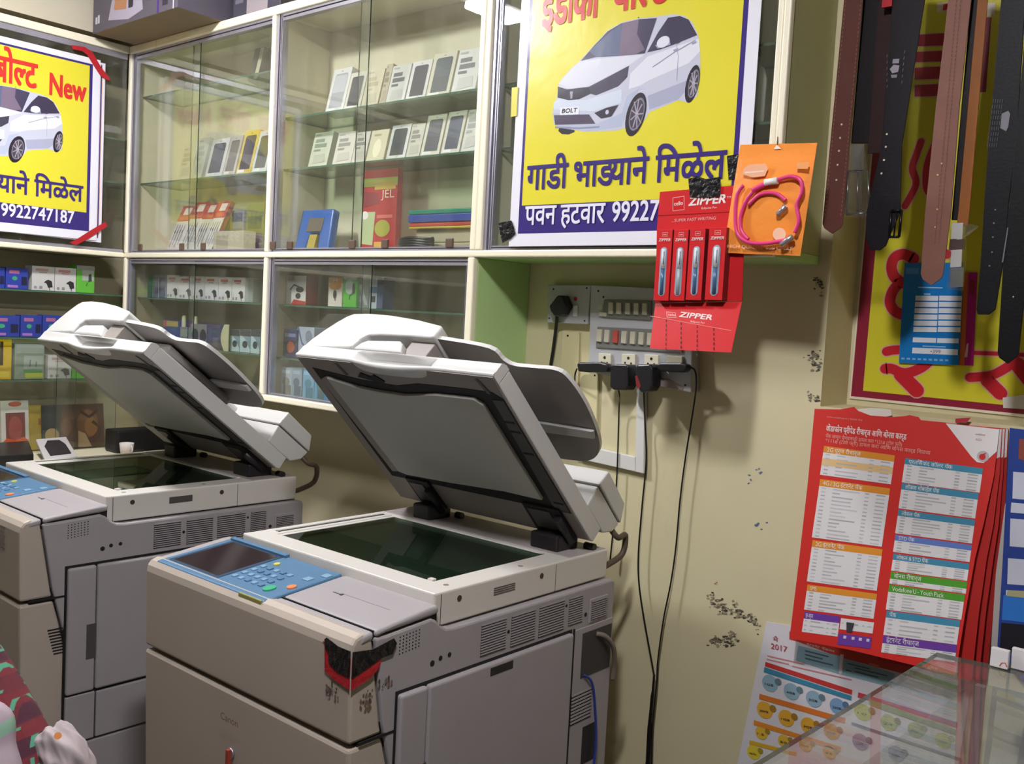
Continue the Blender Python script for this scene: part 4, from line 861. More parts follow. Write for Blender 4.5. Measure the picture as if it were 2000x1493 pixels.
# ------------------------------------------------------------------ the two car-hire posters
YP = 1.888
_bl = onY(993.7, 481, YP); _br = onY(1455, 477, YP); PW = _br.x - _bl.x; PH = .69
RS = Sheet((_bl.x, YP, (_bl.z + _br.z) / 2), (1, 0, 0), (0, 0, 1))
LS = Sheet((LX + .017, onX(188, 470, LX + .017).y - PW, onX(188, 470, LX + .017).z), (0, 1, 0), (0, 0, 1))
def cr(x, y): return tuple(RS.uv(930 + x / 2.985, y / 2.985))          # point of the right-hand poster
YEL, NAVY, RED, PWH, GRY = '#e2d638', '#3b2b78', '#d5342e', '#e9e7f0', '#c9cad8'
def car_poster(sheet, label):
    b = MB(); n = sheet.n
    b.prism([sheet.P((x, y), -.0012) for x, y in ((0, 0), (PW, 0), (PW, PH), (0, PH))], n * .0012)
    o = b.build('car_poster', paper(PWH, 'vinyl'), None)
    P = Print(sheet, 'vinyl')
    x0, x1 = cr(262, 1200)[0] - .006, cr(1556, 0)[0] + .014; yb = cr(300, 1362)[1]; yt = PH - .022
    P.rect(x0, yb, x1, yt, NAVY, .5); P.rect(x0 + .0085, cr(300, 1198)[1], x1 - .012, yt - .008, YEL, 1)
    g = P.build('poster_ground', None, world=False)
    # car picture
    C = Print(sheet, 'vinyl'); k = lambda pts, c, l: C.uvp([cr(*p) for p in pts], c, l)
    k([(485, 745), (480, 765), (500, 782), (540, 785), (575, 770), (570, 745)], '#2a2430', 1.4)
    k([(455, 725), (447, 640), (470, 575), (480, 500), (500, 460), (560, 395), (605, 355), (690, 262), (765, 180), (850, 130), (950, 108), (1050, 97), (1150, 83), (1215, 92), (1262, 130), (1295, 205), (1306, 300), (1308, 400), (1290, 560), (1240, 600), (1180, 585), (1010, 655), (985, 700), (900, 735), (820, 762), (640, 768), (500, 748)], '#c5c7d8', 1.6)
    k([(480, 490), (560, 398), (605, 357), (840, 330), (985, 318), (890, 385), (760, 450), (660, 497), (560, 520)], '#d9dbe6', 2)
    k([(900, 430), (1000, 330), (1300, 225), (1306, 300), (1240, 370), (1010, 470), (960, 500), (890, 520)], '#dfe0ea', 2)
    k([(1010, 640), (1000, 560), (1230, 470), (1215, 540), (1180, 580)], '#a9abc4', 2)
    k([(455, 725), (447, 660), (650, 665), (700, 725), (850, 660), (880, 560), (960, 510), (900, 600), (850, 740), (640, 768), (500, 748)], '#b4bcd2', 2)
    k([(452, 600), (490, 570), (640, 585), (850, 520), (850, 600), (690, 650), (455, 640)], '#cfd8e6', 2.2)
    k([(612, 355), (690, 266), (768, 184), (850, 136), (950, 113), (1055, 106), (1030, 180), (985, 312), (840, 326), (700, 333)], '#46405a', 2.4)
    k([(660, 300), (700, 262), (790, 180), (850, 140), (840, 324), (700, 331)], '#5c6684', 2.6)
    k([(852, 136), (950, 113), (940, 200), (985, 290), (930, 318), (835, 326)], '#7b6b80', 2.6)
    k([(998, 306), (1062, 190), (1120, 104), (1190, 94), (1240, 115), (1290, 205), (1150, 262), (1070, 290)], '#3e3850', 2.4)
    k([(1150, 100), (1165, 98), (1190, 250), (1172, 258)], '#6a667c', 2.8); k([(1030, 262), (1090, 160), (1130, 110), (1150, 105), (1150, 255), (1060, 285)], '#56506c', 2.6)
    C.ell(*cr(1092, 245), .017, .0125, '#dddeea', 3, 18, rot=.2); k([(1045, 265), (1130, 235), (1135, 262), (1060, 285)], '#9c9cb4', 2.9)
    C.stroke([cr(1030, 392), cr(1150, 310), cr(1280, 235)], .002, '#8f90a8', 3); C.stroke([cr(1168, 255), cr(1180, 330), cr(1170, 470)], .0012, '#9a9bb2', 3)
    k([(1150, 292), (1180, 280), (1182, 292), (1155, 303)], '#9c9db4', 3.1); k([(1258, 250), (1285, 240), (1286, 250), (1262, 262)], '#9c9db4', 3.1)
    k([(478, 505), (530, 522), (660, 508), (672, 545), (600, 580), (540, 585), (476, 570)], '#2f2b3a', 2.6)
    k([(660, 508), (760, 455), (892, 384), (882, 450), (830, 503), (700, 556), (672, 548)], '#453f52', 2.6); k([(740, 500), (800, 470), (785, 515), (720, 535)], '#9fa0b4', 2.9); k([(835, 430), (885, 402), (875, 450), (840, 475)], '#8b8398', 2.9)
    C.stroke([cr(480, 500), cr(540, 515), cr(660, 503), cr(760, 450)], .0025, '#dcdde8', 3)
    k([(548, 535), (566, 533), (562, 575), (552, 578)], '#9d9bb0', 3.1)
    k([(455, 672), (660, 668), (696, 722), (462, 728)], '#4a3f55', 2.8); C.stroke([cr(462, 742), cr(600, 748), cr(720, 740)], .004, '#8f93ac', 2.9)
    k([(690, 660), (760, 630), (832, 612), (790, 680), (730, 692)], '#353040', 2.8); C.ell(*cr(765, 655), .005, .0055, '#c9cadc', 3, 12)
    k([(492, 628), (602, 622), (600, 668), (490, 672)], '#e6e6ee', 3.2); C.text('BOLT', cr(502, 660), cr(588, 655), .0095, '#1c1a22', 3.6, bold=.03, slant=.15)
    for cx, cy, rx, ry, rot in ((932, 668, .026, .050, -.25), (1262, 490, .0165, .041, -.18)):
        u, v = cr(cx, cy); C.ell(u, v, rx, ry, '#2a242e', 3.3, 26, rot=rot); C.ell(u + .003, v, rx * .74, ry * .76, '#837c8c', 3.6, 24, rot=rot); C.ell(u + .003, v, rx * .64, ry * .66, '#47414e', 3.9, 24, rot=rot)
        for i in range(9):
            a = i * 2 * math.pi / 9; C.stroke([(u + .003, v), (u + .003 + rx * .66 * math.cos(a), v + ry * .68 * math.sin(a))], .0032, '#a49daa', 4.2)
        C.ell(u + .003, v, .004, .005, '#b5b0bc', 4.5, 10, rot=rot)
    k([(942, 105), (950, 98), (952, 108)], '#3a3542', 3)
    C.build('car_picture', o, world=False)
    T = Print(sheet, 'vinyl')
    b0 = cr(385, 136); b1 = cr(715, 84); hh = .082
    yline = LS.uv(78, 169).y if sheet is LS else cr(600, 116)[1]
    T.text(['इंडीका'], (b0[0], yline), (b1[0], yline), hh, RED, 5, bold=.022, cap=.6)
    T.text(['बो', ('ल', .70), 'ट'], (cr(800, 50)[0], yline + .002), (cr(1112, 20)[0], yline + .002), hh, RED, 5, bold=.022, cap=.6)
    n0 = LS.uv(97, 178); n1 = LS.uv(167, 192)
    yn = n0[1] if sheet is LS else yline + .012
    T.text('New', (n0[0], yn), (n1[0], yn), LS.uv(97, 137).y - n0.y, RED, 5, bold=.026)
    yl = cr(300, 1107)[1]; e = cr(1455, 1020)[0]
    T.text(['गाडी', ' ', 'भाड', '<.13', 'या', 'ने', ' ', 'िमळेल'], (cr(297, 1107)[0], yl), (e, yl), .056, NAVY, 5, bold=.020, cap=.6)
    yl = cr(300, 1312)[1]
    T.text(['पवन', ' ', 'हटवार'], (cr(287, 1310)[0], yl), (cr(750, 1300)[0], yl), .044, '#e9e6f4', 5, bold=.014, cap=.6)
    T.text('9922747187', (cr(793, 1300)[0], yl + .002), (cr(793, 1300)[0] + (cr(1010, 1300)[0] - cr(793, 1300)[0]) * 2.5, yl + .002), .044, '#e9e6f4', 5, bold=.016)
    T.build('lettering', o, world=False)
    g.parent = o
    if sheet is LS:                                  # the taped one is printed a touch smaller
        c_ = sheet.P((PW, 0))
        for q_ in (o, *o.children): q_.data.transform(Matrix.Translation(c_) @ Matrix.Diagonal((1, 1, .978, 1)) @ Matrix.Translation(-c_))
    tag(o, label, 'poster', 'car hire posters'); return o
P1_ = car_poster(RS, 'yellow car-hire poster taped over the glass above the switchboard')
P2_ = car_poster(LS, 'yellow car-hire poster with red tape strips on the corner-side cabinet')
# a second sheet shows behind the taped one
S2_ = Sheet(LS.P((0, 0), -.004), LS.ex, LS.ey)
o = MB().prism([S2_.P(p, -.0012) for p in ((.03, .003), (PW + .021, -.006), (PW + .021, PH - .022), (.03, PH - .012))], S2_.n * .0012).build('car_poster', paper('#e6e2ec', 'vinyl'), None)
P = Print(S2_, 'vinyl'); P.rect(PW + .004, .01, PW + .0085, PH - .03, NAVY, 1); P.rect(PW + .0085, .02, PW + .011, PH - .04, '#d8a27a', 1); P.build('border_print', o, world=False)
tag(o, 'second poster of which only the white and navy edge peeks out behind the taped one', 'poster')
def tape(par, pts, m, n=Vector((0, -1, 0)), th=.0008, Y=None, X=None, name='tape_strip', off=.0022):
    w_ = [onY(x, y, Y) if Y is not None else onX(x, y, X) for x, y in pts]
    w_ = [p + n * off for p in w_]
    return MB().prism([tuple(p) for p in w_], n * th).build(name, m, par, world=True)
for pts in (((975, 436), (1000, 431), (1005, 444), (1008, 457), (998, 467), (983, 475), (978, 456)), ((1421, 305), (1444, 302), (1440, 347), (1424, 352)), ):
    tape(P1_, pts, BLACKT, Y=YP)
tape(P1_, ((1001, 172), (1013, 170), (1010, 227), (999, 229)), mat('yellow_tape', '#d8cf3c', .4), Y=YP)
tape(P2_, ((139, 88), (165, 92), (179, 101), (187, 114), (197, 132), (213, 152), (212, 158), (196, 149), (184, 131), (170, 108), (160, 100), (141, 96)), REDT, n=Vector((1, 0, 0)), X=LS.O.x)
tape(P2_, ((135, 474), (150, 467), (178, 449), (206, 433), (208, 443), (170, 468), (148, 479)), REDT, n=Vector((1, 0, 0)), X=LS.O.x)
k_ = thing('small_box_end', 'rounded white thing peeking out at the poster edge inside the end bay', 'bottle', (0, 0, 0))
pc = onY(1474, 180, 1.98); k_.location = (pc.x, 1.98, zs2 + .002)
b = MB(); lathe(b, (0, 0, 0), [(0, 0), (.022, 0), (.026, .01), (.026, .10), (.018, .125), (.010, .13), (.010, .15), (0, .15)], 18); b.build('bottle_body', WHITEP, k_); k_.name = 'white_bottle'
g_ = thing('green_pack', 'dark green bottle behind the poster edge in the end bay', 'bottle', (onY(1001, 140, 1.98).x + .035, 1.98, zs2 + .002)); g_.name = 'green_bottle'
b = MB(); lathe(b, (0, 0, 0), [(0, 0), (.02, 0), (.022, .01), (.022, .09), (.008, .12), (.008, .15), (0, .15)], 16); b.build('bottle_body', mat('bottle_green', '#3f6a52', .2), g_)

# ------------------------------------------------------------------ pen display card, pen boxes, cable pouch
RC = mat('card_red', '#c92226', .5, spec=.25, mottle=.03); RCD = mat('card_red_side', '#7c1c20', .5)
YC = 1.876
PC = MB().prism([tuple(onY(x, y, YC)) for x, y in ((1289, 375), (1440, 362), (1452, 500), (1449, 588), (1280, 592), (1283, 447))], (0, .002, 0)).build('pen_display_card', RC, None)
S = Sheet((0, YC, 0), (1, 0, 0), (0, 0, 1)); P = Print(S, 'gloss')
P.px([(1314, 386), (1337, 383), (1337, 410), (1314, 413)], '#e0a8a4', 1); P.px([(1315.2, 387.2), (1335.8, 384.4), (1335.8, 408.9), (1315.2, 411.7)], '#cf2a2c', 1.5)
P.textpx('cello', (1317, 402), (1334, 400), 7, '#f0dcd8', 2, bold=.02); P.textpx('ZIPPER', (1345, 402), (1417, 396), 15, '#f3e6e2', 2, bold=.035, slant=.25); P.textpx('TM', (1420, 388), (1428, 387), 4, '#f0dcd8', 2)
P.textpx('Ballpoint Pen', (1370, 409), (1400, 407), 4, '#ecc9c4', 2); P.textpx('...SUPER FAST WRITING', (1312, 434), (1398, 429), 5.5, '#e4b9b4', 2, bold=.01, slant=.15)
P.px([(1284, 421), (1440, 413), (1440, 414.3), (1284, 422.3)], '#8f1f22', 1)
P.build('lettering', PC, world=False)['kind'] = 'stuff'
f_t = [onY(1280, 593, YC - .004), onY(1449, 590, YC - .004)]; f_b = [onY(1269, 681, YC - .045), onY(1428, 689, YC - .045)]
FL = MB().prism([tuple(f_t[0]), tuple(f_t[1]), tuple(f_b[1]), tuple(f_b[0])], (0, .0018, .0006)).build('card_flap', RC, PC)
S = Sheet(f_b[0] + Vector((0, -.001, 0)), f_b[1] - f_b[0], f_t[0] - f_b[0]); P = Print(S, 'gloss')
P.px([(1313, 604), (1332, 603), (1332, 613), (1313, 615)], '#e0a8a4', 1); P.px([(1314, 605), (1331, 604), (1331, 612), (1314, 614)], '#cf2a2c', 1.4); P.textpx('cello', (1316, 611), (1330, 610), 4, '#f0dcd8', 2)
P.textpx('ZIPPER', (1338, 610), (1404, 606), 9, '#f0dcd8', 2, bold=.035, slant=.25); P.textpx('Ballpoint Pen', (1360, 617), (1388, 616), 3.5, '#ecc9c4', 2)
for (a, c) in (((1311, 619), (1301, 683)), ((1341, 620), (1331, 684)), ((1373, 621), (1363, 685)), ((1406, 621), (1397, 686))):
    for i in range(7):
        t0, t1 = i / 7, (i + .6) / 7
        P.px([(a[0] + (c[0] - a[0]) * t0 - 1, a[1] + (c[1] - a[1]) * t0), (a[0] + (c[0] - a[0]) * t0 + 1, a[1] + (c[1] - a[1]) * t0), (a[0] + (c[0] - a[0]) * t1 + 1, a[1] + (c[1] - a[1]) * t1), (a[0] + (c[0] - a[0]) * t1 - 1, a[1] + (c[1] - a[1]) * t1)], '#43141a', 1)
P.px([(1279, 617), (1441, 620), (1441, 621), (1279, 618)], '#e48a84', 1)
P.build('lettering', FL, world=False)['kind'] = 'stuff'
tape(PC, ((1346, 350), (1362, 345), (1380, 350), (1409, 346), (1408, 383), (1390, 386), (1349, 386)), BLACKT, Y=YC, off=.003)
recenter_all = lambda o: (lambda l0: ([ch.data.transform(Matrix.Translation(-(o.location - l0))) for ch in o.children_recursive] if recenter(o) else None))(o.location.copy())
recenter_all(PC); tag(PC, 'red pen display card with a folded flap, taped below the car poster', 'display card')
for i, (a, c, yt, yb, inkx) in enumerate(((1276, 1306, 449, 587, 0), (1308, 1337, 449, 587, 1), (1339, 1370, 447, 586, 2), (1376, 1411, 445, 586, 3))):
    Yb = YC - .024
    p0 = onY(a, yb, Yb); p1 = onY(c, yt, Yb)
    z0, z1 = p0.z, onY(a, yt, Yb).z; x0, x1 = onY(a + (yb - 520) * .0, yb, Yb).x, onY(c, yb, Yb).x
    b = MB().box(x0, x1 - .001, Yb, YC - .001, z0, z1); b.mi = [1, 0, 0, 1, 1, 1]
    o = b.build('pen_box', [RC, RCD], None, bevel=.0008)
    w_, h_ = x1 - x0, z1 - z0; cx = (x0 + x1) / 2
    S = Sheet((x0, Yb, z0), (1, 0, 0), (0, 0, 1)); P = Print(S, 'gloss')
    r = w_ * .22; cap_ = [(w_ * .5 + r * math.cos(t * math.pi / 8), h_ * .70 + r * math.sin(t * math.pi / 8)) for t in range(9)] + [(w_ * .5 - r * math.cos(t * math.pi / 8), h_ * .12 - r * math.sin(t * math.pi / 8)) for t in range(9)]
    P.uvp(cap_, '#8fa3b0', 1)
    P.rect(w_ * .33, h_ * .90, w_ * .67, h_ * .96, '#e0a8a4', 1); P.rect(w_ * .35, h_ * .905, w_ * .65, h_ * .955, '#cf2a2c', 1.4); P.text('cello', (w_ * .38, h_ * .92), (w_ * .62, h_ * .92), h_ * .02, '#f0dcd8', 2)
    P.text('ZIPPER', (w_ * .12, h_ * .835), (w_ * .88, h_ * .835), h_ * .038, '#ecd0cc', 2, bold=.03, slant=.2)
    P.build('front_print', o, world=False)
    pn = MB(); zc = z0 + h_ * .09
    pn.tube([(cx, Yb + .001, zc), (cx, Yb + .001, zc + h_ * .38)], r * .55, 8, 0); pn.tube([(cx, Yb + .001, zc + h_ * .36), (cx, Yb + .001, zc + h_ * .64)], r * .66, 8, 1); pn.tube([(cx + r * .3, Yb - .0035, zc + h_ * .42), (cx + r * .3, Yb - .0035, zc + h_ * .60)], r * .16, 6, 2)
    pn.build('pen', [mat('pen_blue', '#48688e', .25) if i != 1 else mat('pen_pale', '#9fb0b4', .25), mat('pen_white', '#d3d9dc', .3), mat('pen_clip', '#7d8a96', .25)], o)
    recenter_all(o); tag(o, 'red pen box with a window, %s of the four on the display card' % ORD[i], 'pen box', 'pen boxes on the display card')

YQ = 1.866
q = [onY(x, y, YQ) for x, y in ((1412, 494), (1563, 500), (1596, 279), (1446, 283))]
POUCH = mat('pouch_orange', '#f79742', .28, mottle=.06, mscale=14, bump=.25, bscale=22)
def bil(u, v):
    p = q[0] * (1 - u) * (1 - v) + q[1] * u * (1 - v) + q[2] * u * v + q[3] * (1 - u) * v
    return p
def pf(u, v):
    bl = math.sin(math.pi * u) ** .7 * math.sin(math.pi * max(0, min(1, v / .9))) ** .7 if 0 < u < 1 and 0 < v < .9 else 0
    return bil(u, v) + Vector((0, -.012 * bl, 0))
b = MB().grid(16, 22, pf); b.grid(16, 22, lambda u, v: bil(1 - u, v) + Vector((0, .001, 0)))
PO = b.build('cable_pouch', POUCH, None)
PINK = mat('cable_pink', '#e0407e', .35); CHR = mat('plug_metal', '#c9c6cc', .25, metal=.7)
def onp(px, py, d=.0165): return onY(px, py, YQ - d)
loop = lambda pts: smooth_path([onp(*p) for p in pts], 6)
b = MB()
b.tube(loop([(1452, 362), (1440, 380), (1436, 420), (1440, 455), (1458, 472), (1490, 476), (1530, 470), (1545, 466)]), .0042, 8)
b.tube(loop([(1520, 352), (1490, 360), (1462, 385), (1447, 420), (1448, 450), (1462, 468)]), .0042, 8)
b.tube(loop([(1500, 360), (1540, 345), (1563, 352), (1566, 375), (1556, 400), (1560, 430), (1552, 455)]), .0042, 8)
b.tube(loop([(1462, 400), (1485, 380), (1515, 378), (1535, 392)]), .004, 8); b.tube(loop([(1470, 372), (1485, 364), (1500, 357)]), .006, 8)
b.build('usb_cable', PINK, PO, world=True)
b = MB()
for a, c in (((1525, 478), (1548, 462)), ((1518, 420), (1535, 402))): b.tube([onp(*a, .019), onp(*c, .019)], .0065, 4)
b.build('usb_plug', CHR, PO, world=True)
MB().tube([onp(1494, 357, .019), onp(1519, 353, .019)], .0075, 6).build('cable_clip', WHITEP, PO, world=True)
S = Sheet((0, YQ - .0145, 0), (1, 0, 0), (0, 0, 1)); P = Print(S, 'gloss')
P.px([(1450, 340), (1452, 330), (1462, 322), (1480, 320), (1496, 320), (1500, 330), (1494, 344), (1470, 347)], '#f2b690', 1); P.px([(1556, 318), (1580, 316), (1578, 330), (1556, 330)], '#f3a86c', 1)
P.px([(1455, 336), (1492, 333), (1492, 336), (1455, 339)], '#f8d8c4', 1.6)
P.px([(1523 + 13 * math.cos(i * .35), 458 + 13 * math.sin(i * .35)) for i in range(18)], '#f4c3a4', 5)
P.build('label_print', PO, world=False)['kind'] = 'stuff'
S = Sheet((0, YQ - .0085, 0), (1, 0, 0), (0, 0, 1)); P = Print(S, 'gloss'); P.textpx('HIGH QUALITY USB CABLE', (1421, 484), (1548, 489), 6, '#f6c9a4', 2); P.build('lettering', PO, world=False)
S = Sheet((0, YQ - .0015, 0), (1, 0, 0), (0, 0, 1)); P = Print(S, 'gloss'); P.px([(1511, 292), (1518, 283), (1526, 291)], '#f3ead8', 3); P.build('hang_hole', PO, world=False)
MB().tube([onY(1518, 283, YQ - .002), onY(1519, 268, FY - .012)], .0012, 6).build('hanging_wire', mat('wire_dark', '#4a4038', .4), PO, world=True)
recenter_all(PO); tag(PO, 'orange plastic pouch with a looped pink cable, hung beside the pen card', 'pouch')

# ------------------------------------------------------------------ switchboards, plugs, adapters and wires
PLT = mat('switch_plate', '#b9b9bc', .35, mottle=.08, mscale=12); SFR = mat('switch_frame', '#7d7c78', .4); SWC = mat('switch_cream', '#c9c4ae', .35); SKT = mat('socket_cream', '#d8d3ba', .4); DARK = mat('socket_hole', '#1a1716', .6)
def plate(name, pts, Y, th, m, par=None, bevel=.002):
    return MB().prism([tuple(onY(x, y, Y)) for x, y in pts], (0, th, 0)).build(name, m, par, bevel=bevel, world=par is not None)
def hole(par, px, py, r, Y, m=None, name='screw'):
    return MB().disc(onY(px, py, Y), (0, -1, 0), r, .0008, 10).build(name, m or DARK, par, world=True)
SB = plate('switchboard', [(1070, 557), (1154, 557), (1148, 634), (1069, 630)], WY - .028, .027, PLT)
for p in ((1081, 565), (1146, 563), (1073, 622), (1142, 627)): hole(SB, *p, .0025, WY - .028)
plate('rocker_switch', [(1119, 597), (1128, 597), (1127, 619), (1118, 618)], WY - .033, .006, WHITEP, SB); hole(SB, 1124, 584, .006, WY - .028, mat('indicator_red', '#c8322c', .3), 'indicator')
recenter_all(SB); tag(SB, 'small square grey switchboard with a red indicator and a black plug', 'switchboard')
A2 = lambda x, y: (1140 + x / 5.744, 540 + y / 5.744)
YS = WY - .040
BB = plate('switchboard', [(1154, 557), (1352, 566), (1350, 767), (1149, 726)], YS, .039, PLT)
for p in (A2(165, 165), A2(222, 232), A2(125, 1112), A2(1140, 1222)): hole(BB, *p, .0028, YS)
r1 = plate('switch_frame', [A2(225, 260), A2(760, 275), A2(748, 495), A2(200, 460)], YS - .006, .007, SFR, BB)
r2 = plate('switch_frame', [A2(150, 565), A2(1105, 610), A2(1100, 860), A2(133, 800)], YS - .006, .007, SFR, BB)
for x in (300, 390, 490, 585, 680): plate('rocker_switch', [A2(x - 24, 290 + (x - 300) * .03), A2(x + 28, 292 + (x - 300) * .03), A2(x + 24, 425 + (x - 300) * .03), A2(x - 28, 420 + (x - 300) * .03)], YS - .012, .007, SWC, r1 if False else BB, bevel=.001)
for i, x in enumerate((170, 255, 350, 447, 545, 640, 735)): plate('rocker_switch', [A2(x - 24, 592 + (x - 170) * .07), A2(x + 32, 596 + (x - 170) * .07), A2(x + 22, 738 + (x - 170) * .07), A2(x - 32, 730 + (x - 170) * .07)], YS - .013, .008, mat('switch_red', '#c05548', .35) if i == 2 else SWC, BB, bevel=.001)
hole(BB, *A2(190, 345), .008, YS - .001, SWC, 'indicator'); plate('fuse_holder', [A2(170, 400), A2(255, 408), A2(250, 455), A2(168, 445)], YS - .008, .008, SWC, BB)
for x, y, w_ in ((165, 862, 140), (425, 868, 152), (680, 876, 158)):
    k = plate('socket', [A2(x, y), A2(x + w_, y + 8), A2(x + w_ - 4, y + 172), A2(x - 4, y + 158)], YS - .008, .009, SKT, BB, bevel=.0015)
    for dx, dy, r in ((.5, .30, .0038), (.26, .62, .0026), (.70, .66, .0026), (.26, .92, .0022), (.70, .95, .0022)): hole(BB, *A2(x + w_ * dx, y + 165 * dy), r, YS - .0082, None, 'socket_hole')
plate('socket', [A2(930, 888), A2(1105, 900), A2(1100, 1060), A2(925, 1040)], YS - .008, .009, SKT, BB, bevel=.0015)
plate('peeled_patch', [A2(860, 1140), A2(950, 1150), A2(1050, 1210), A2(1130, 1250), A2(1100, 1275), A2(900, 1240), A2(858, 1200)], YS - .0012, .0012, mat('patch_brown', '#9a8d88', .6), BB, bevel=0)
recenter_all(BB); tag(BB, 'big grey switchboard with rows of cream switches and sockets', 'switchboard')
b = MB(); c = onY(1090, 596, WY - .045)
S = lambda x, y, Y: tuple(onY(x, y, Y))
PG = MB().prism([S(x, y, WY - .062) for x, y in ((1088, 577), (1098, 577), (1106, 598), (1098, 614), (1092, 618), (1082, 618), (1075, 608), (1072, 598))], (0, .033, 0)).build('power_plug', BLACKP, None, bevel=.004)
MB().tube(smooth_path([onY(1088, 614, WY - .045), onY(1086, 640, WY - .03), onY(1081, 680, WY - .02), onY(1075, 720, WY - .012), onY(1068, 790, WY - .01), onY(1060, 900, WY - .01)]), .0048, 8).build('power_cord', BLACKP, PG, world=True)
recenter_all(PG); tag(PG, 'black three-pin plug with a thick cord in the small switchboard', 'plug')
def adapter(name, label, pts, Y0_, th, cord, m=BLACKP, extra=None, r=.0022):
    o = MB().prism([S(x, y, Y0_) for x, y in pts], (0, th, 0)).build(name, m, None, bevel=.004)
    if extra: extra(o)
    if cord: MB().tube(smooth_path([onY(x, y, Y) for x, y, Y in cord]), r, 6).build('cord', BLACKP, o, world=True)
    recenter_all(o); tag(o, label, 'adapter'); return o
YA_ = YS - .052
WR = WY - .020
adapter('charger_plug', 'slim black charger lying sideways in the first socket', [A2(-80, 985), A2(-60, 965), A2(180, 962), A2(262, 985), A2(280, 1020), A2(260, 1075), A2(60, 1080), A2(-65, 1068)], YS - .034, .0238, [(1127, 720, YS - .02), (1123, 733, YS - .02), (1123, 752, WR), (1124, 770, WR)])
adapter('charger_plug', 'square black adapter hanging from the second socket', [A2(300, 1000), A2(340, 985), A2(480, 990), A2(500, 1010), A2(498, 1230), A2(470, 1280), A2(330, 1275), A2(290, 1235)], YA_, .0415, [(1208, 762, YA_ + .02), (1210, 775, YS - .02), (1209, 800, WR), (1206, 900, WR), (1203, 960, WR), (1197, 1040, WR), (1191, 1100, WR)],
        extra=lambda o: MB().prism([S(*A2(*p), YA_ + .02) for p in ((490, 1030), (530, 1025), (535, 1120), (495, 1140))], (0, .0215, 0)).build('plug_pins_block', BLACKP, o, world=True))
adapter('charger_plug', 'black and red adapter hanging from the third socket', [A2(578, 1030), A2(600, 990), A2(740, 985), A2(770, 1030), A2(768, 1230), A2(735, 1290), A2(640, 1305), A2(580, 1200)], YA_, .0415, [(1257, 765, YA_ + .02), (1258, 785, YS - .02), (1260, 830, WR), (1262, 900, WR), (1254, 990, WR), (1247, 1080, WR), (1248, 1140, WR), (1258, 1210, WR), (1275, 1305, WR), (1277, 1325, WR), (1272, 1370, WR), (1266, 1430, WR), (1264, 1520, WR)],
        extra=lambda o: (MB().prism([S(*A2(*p), YA_ - .001) for p in ((575, 1120), (600, 1110), (640, 1230), (625, 1270), (590, 1230))], (0, .0015, 0)).build('red_label', mat('adapter_red', '#7c2424', .35), o, world=True),
                         MB().prism([S(*A2(*p), YA_ + .02) for p in ((760, 1040), (805, 1050), (800, 1140), (765, 1150))], (0, .0215, 0)).build('plug_pins_block', BLACKP, o, world=True)))
adapter('charger_plug', 'slim black charger lying sideways in the last socket', [A2(812, 985), A2(860, 968), A2(1090, 970), A2(1150, 990), A2(1170, 1030), A2(1120, 1080), A2(860, 1070), A2(815, 1040)], YS - .034, .0238, [(1340, 718, YS - .02), (1356, 722, YS - .012), (1360, 750, YS - .012), (1354, 800, WR), (1338, 900, WR), (1328, 980, WR), (1320, 1070, WR), (1310, 1140, WR), (1296, 1210, WR), (1285, 1290, WR), (1283, 1330, WR), (1279, 1372, WR), (1274, 1430, WR), (1272, 1520, WR)])
# taped bundle where the two wires meet, and the white conduit frame
o = MB().tube(smooth_path([onY(1278, 1318, WR - .001), onY(1274, 1360, WR - .001), onY(1269, 1420, WR - .001), onY(1265, 1500, WR - .001), onY(1264, 1530, WR - .001)]), [.003] * 6 + [.0045] * 6 + [.006] * 6 + [.008] * 7, 8).build('wire_bundle', BLACKT, None); recenter(o); tag(o, 'black taped wire bundle running down the cream wall', 'wire')
CON = mat('conduit_white', '#d9d8d4', .4, mottle=.05)
o = thing('cable_conduit', 'white plastic conduit frame on the wall below the big switchboard', 'conduit', tuple(onY(1248, 820, WY - .007)))
for pts in ([(1243, 752), (1259, 755), (1257, 926), (1241, 922)], [(1130, 868), (1240, 893), (1241, 922), (1126, 896)]): plate('conduit_strip', pts, WY - .016, .014, CON, o)
o = thing('cable_conduit', 'pair of cream wooden battens on the wall behind the copier lid', 'conduit', tuple(onY(1118, 760, WY - .006)))
WB = mat('batten_cream', '#dcd2a4', .55, mottle=.06)
for x in (1097, 1136, ): plate('conduit_strip', [(x, 648), (x + 34, 650), (x + 28, 862), (x - 7, 858)], WY - .010, .009, WB, o)
hole(o, 1109, 656, .003, WY - .0102)

# ------------------------------------------------------------------ yellow banner in the wall recess
YN = 2.286
NS = Sheet((0, YN, 0), (1, 0, 0), (0, 0, 1))
n0 = NS.uv(1658.5, 778.5); NB = Sheet((n0.x, YN, n0.y), (1, 0, -.012), (.012, 0, 1))
A4 = lambda x, y: (1560 + x / 3.555, 400 + y / 3.555)
A3 = lambda x, y: (1560 + x / 3.555, y / 3.555)
o = MB().prism([NB.P(p, -.001) for p in ((0, 0), (1.25, 0), (1.25, 1.1), (0, 1.1))], NB.n * .001).build('shop_banner', paper('#e9dfc8', 'vinyl'), None)
P = Print(NB, 'vinyl'); P.rect(.004, .006, 1.25, 1.1, '#8e1f3a', .5)
i0 = NB.uv(1685.5, 763.5); P.rect(i0.x, i0.y, 1.25, 1.1, '#d8cf34', 1); P.build('banner_ground', o, world=False)
P = Print(NB, 'vinyl')
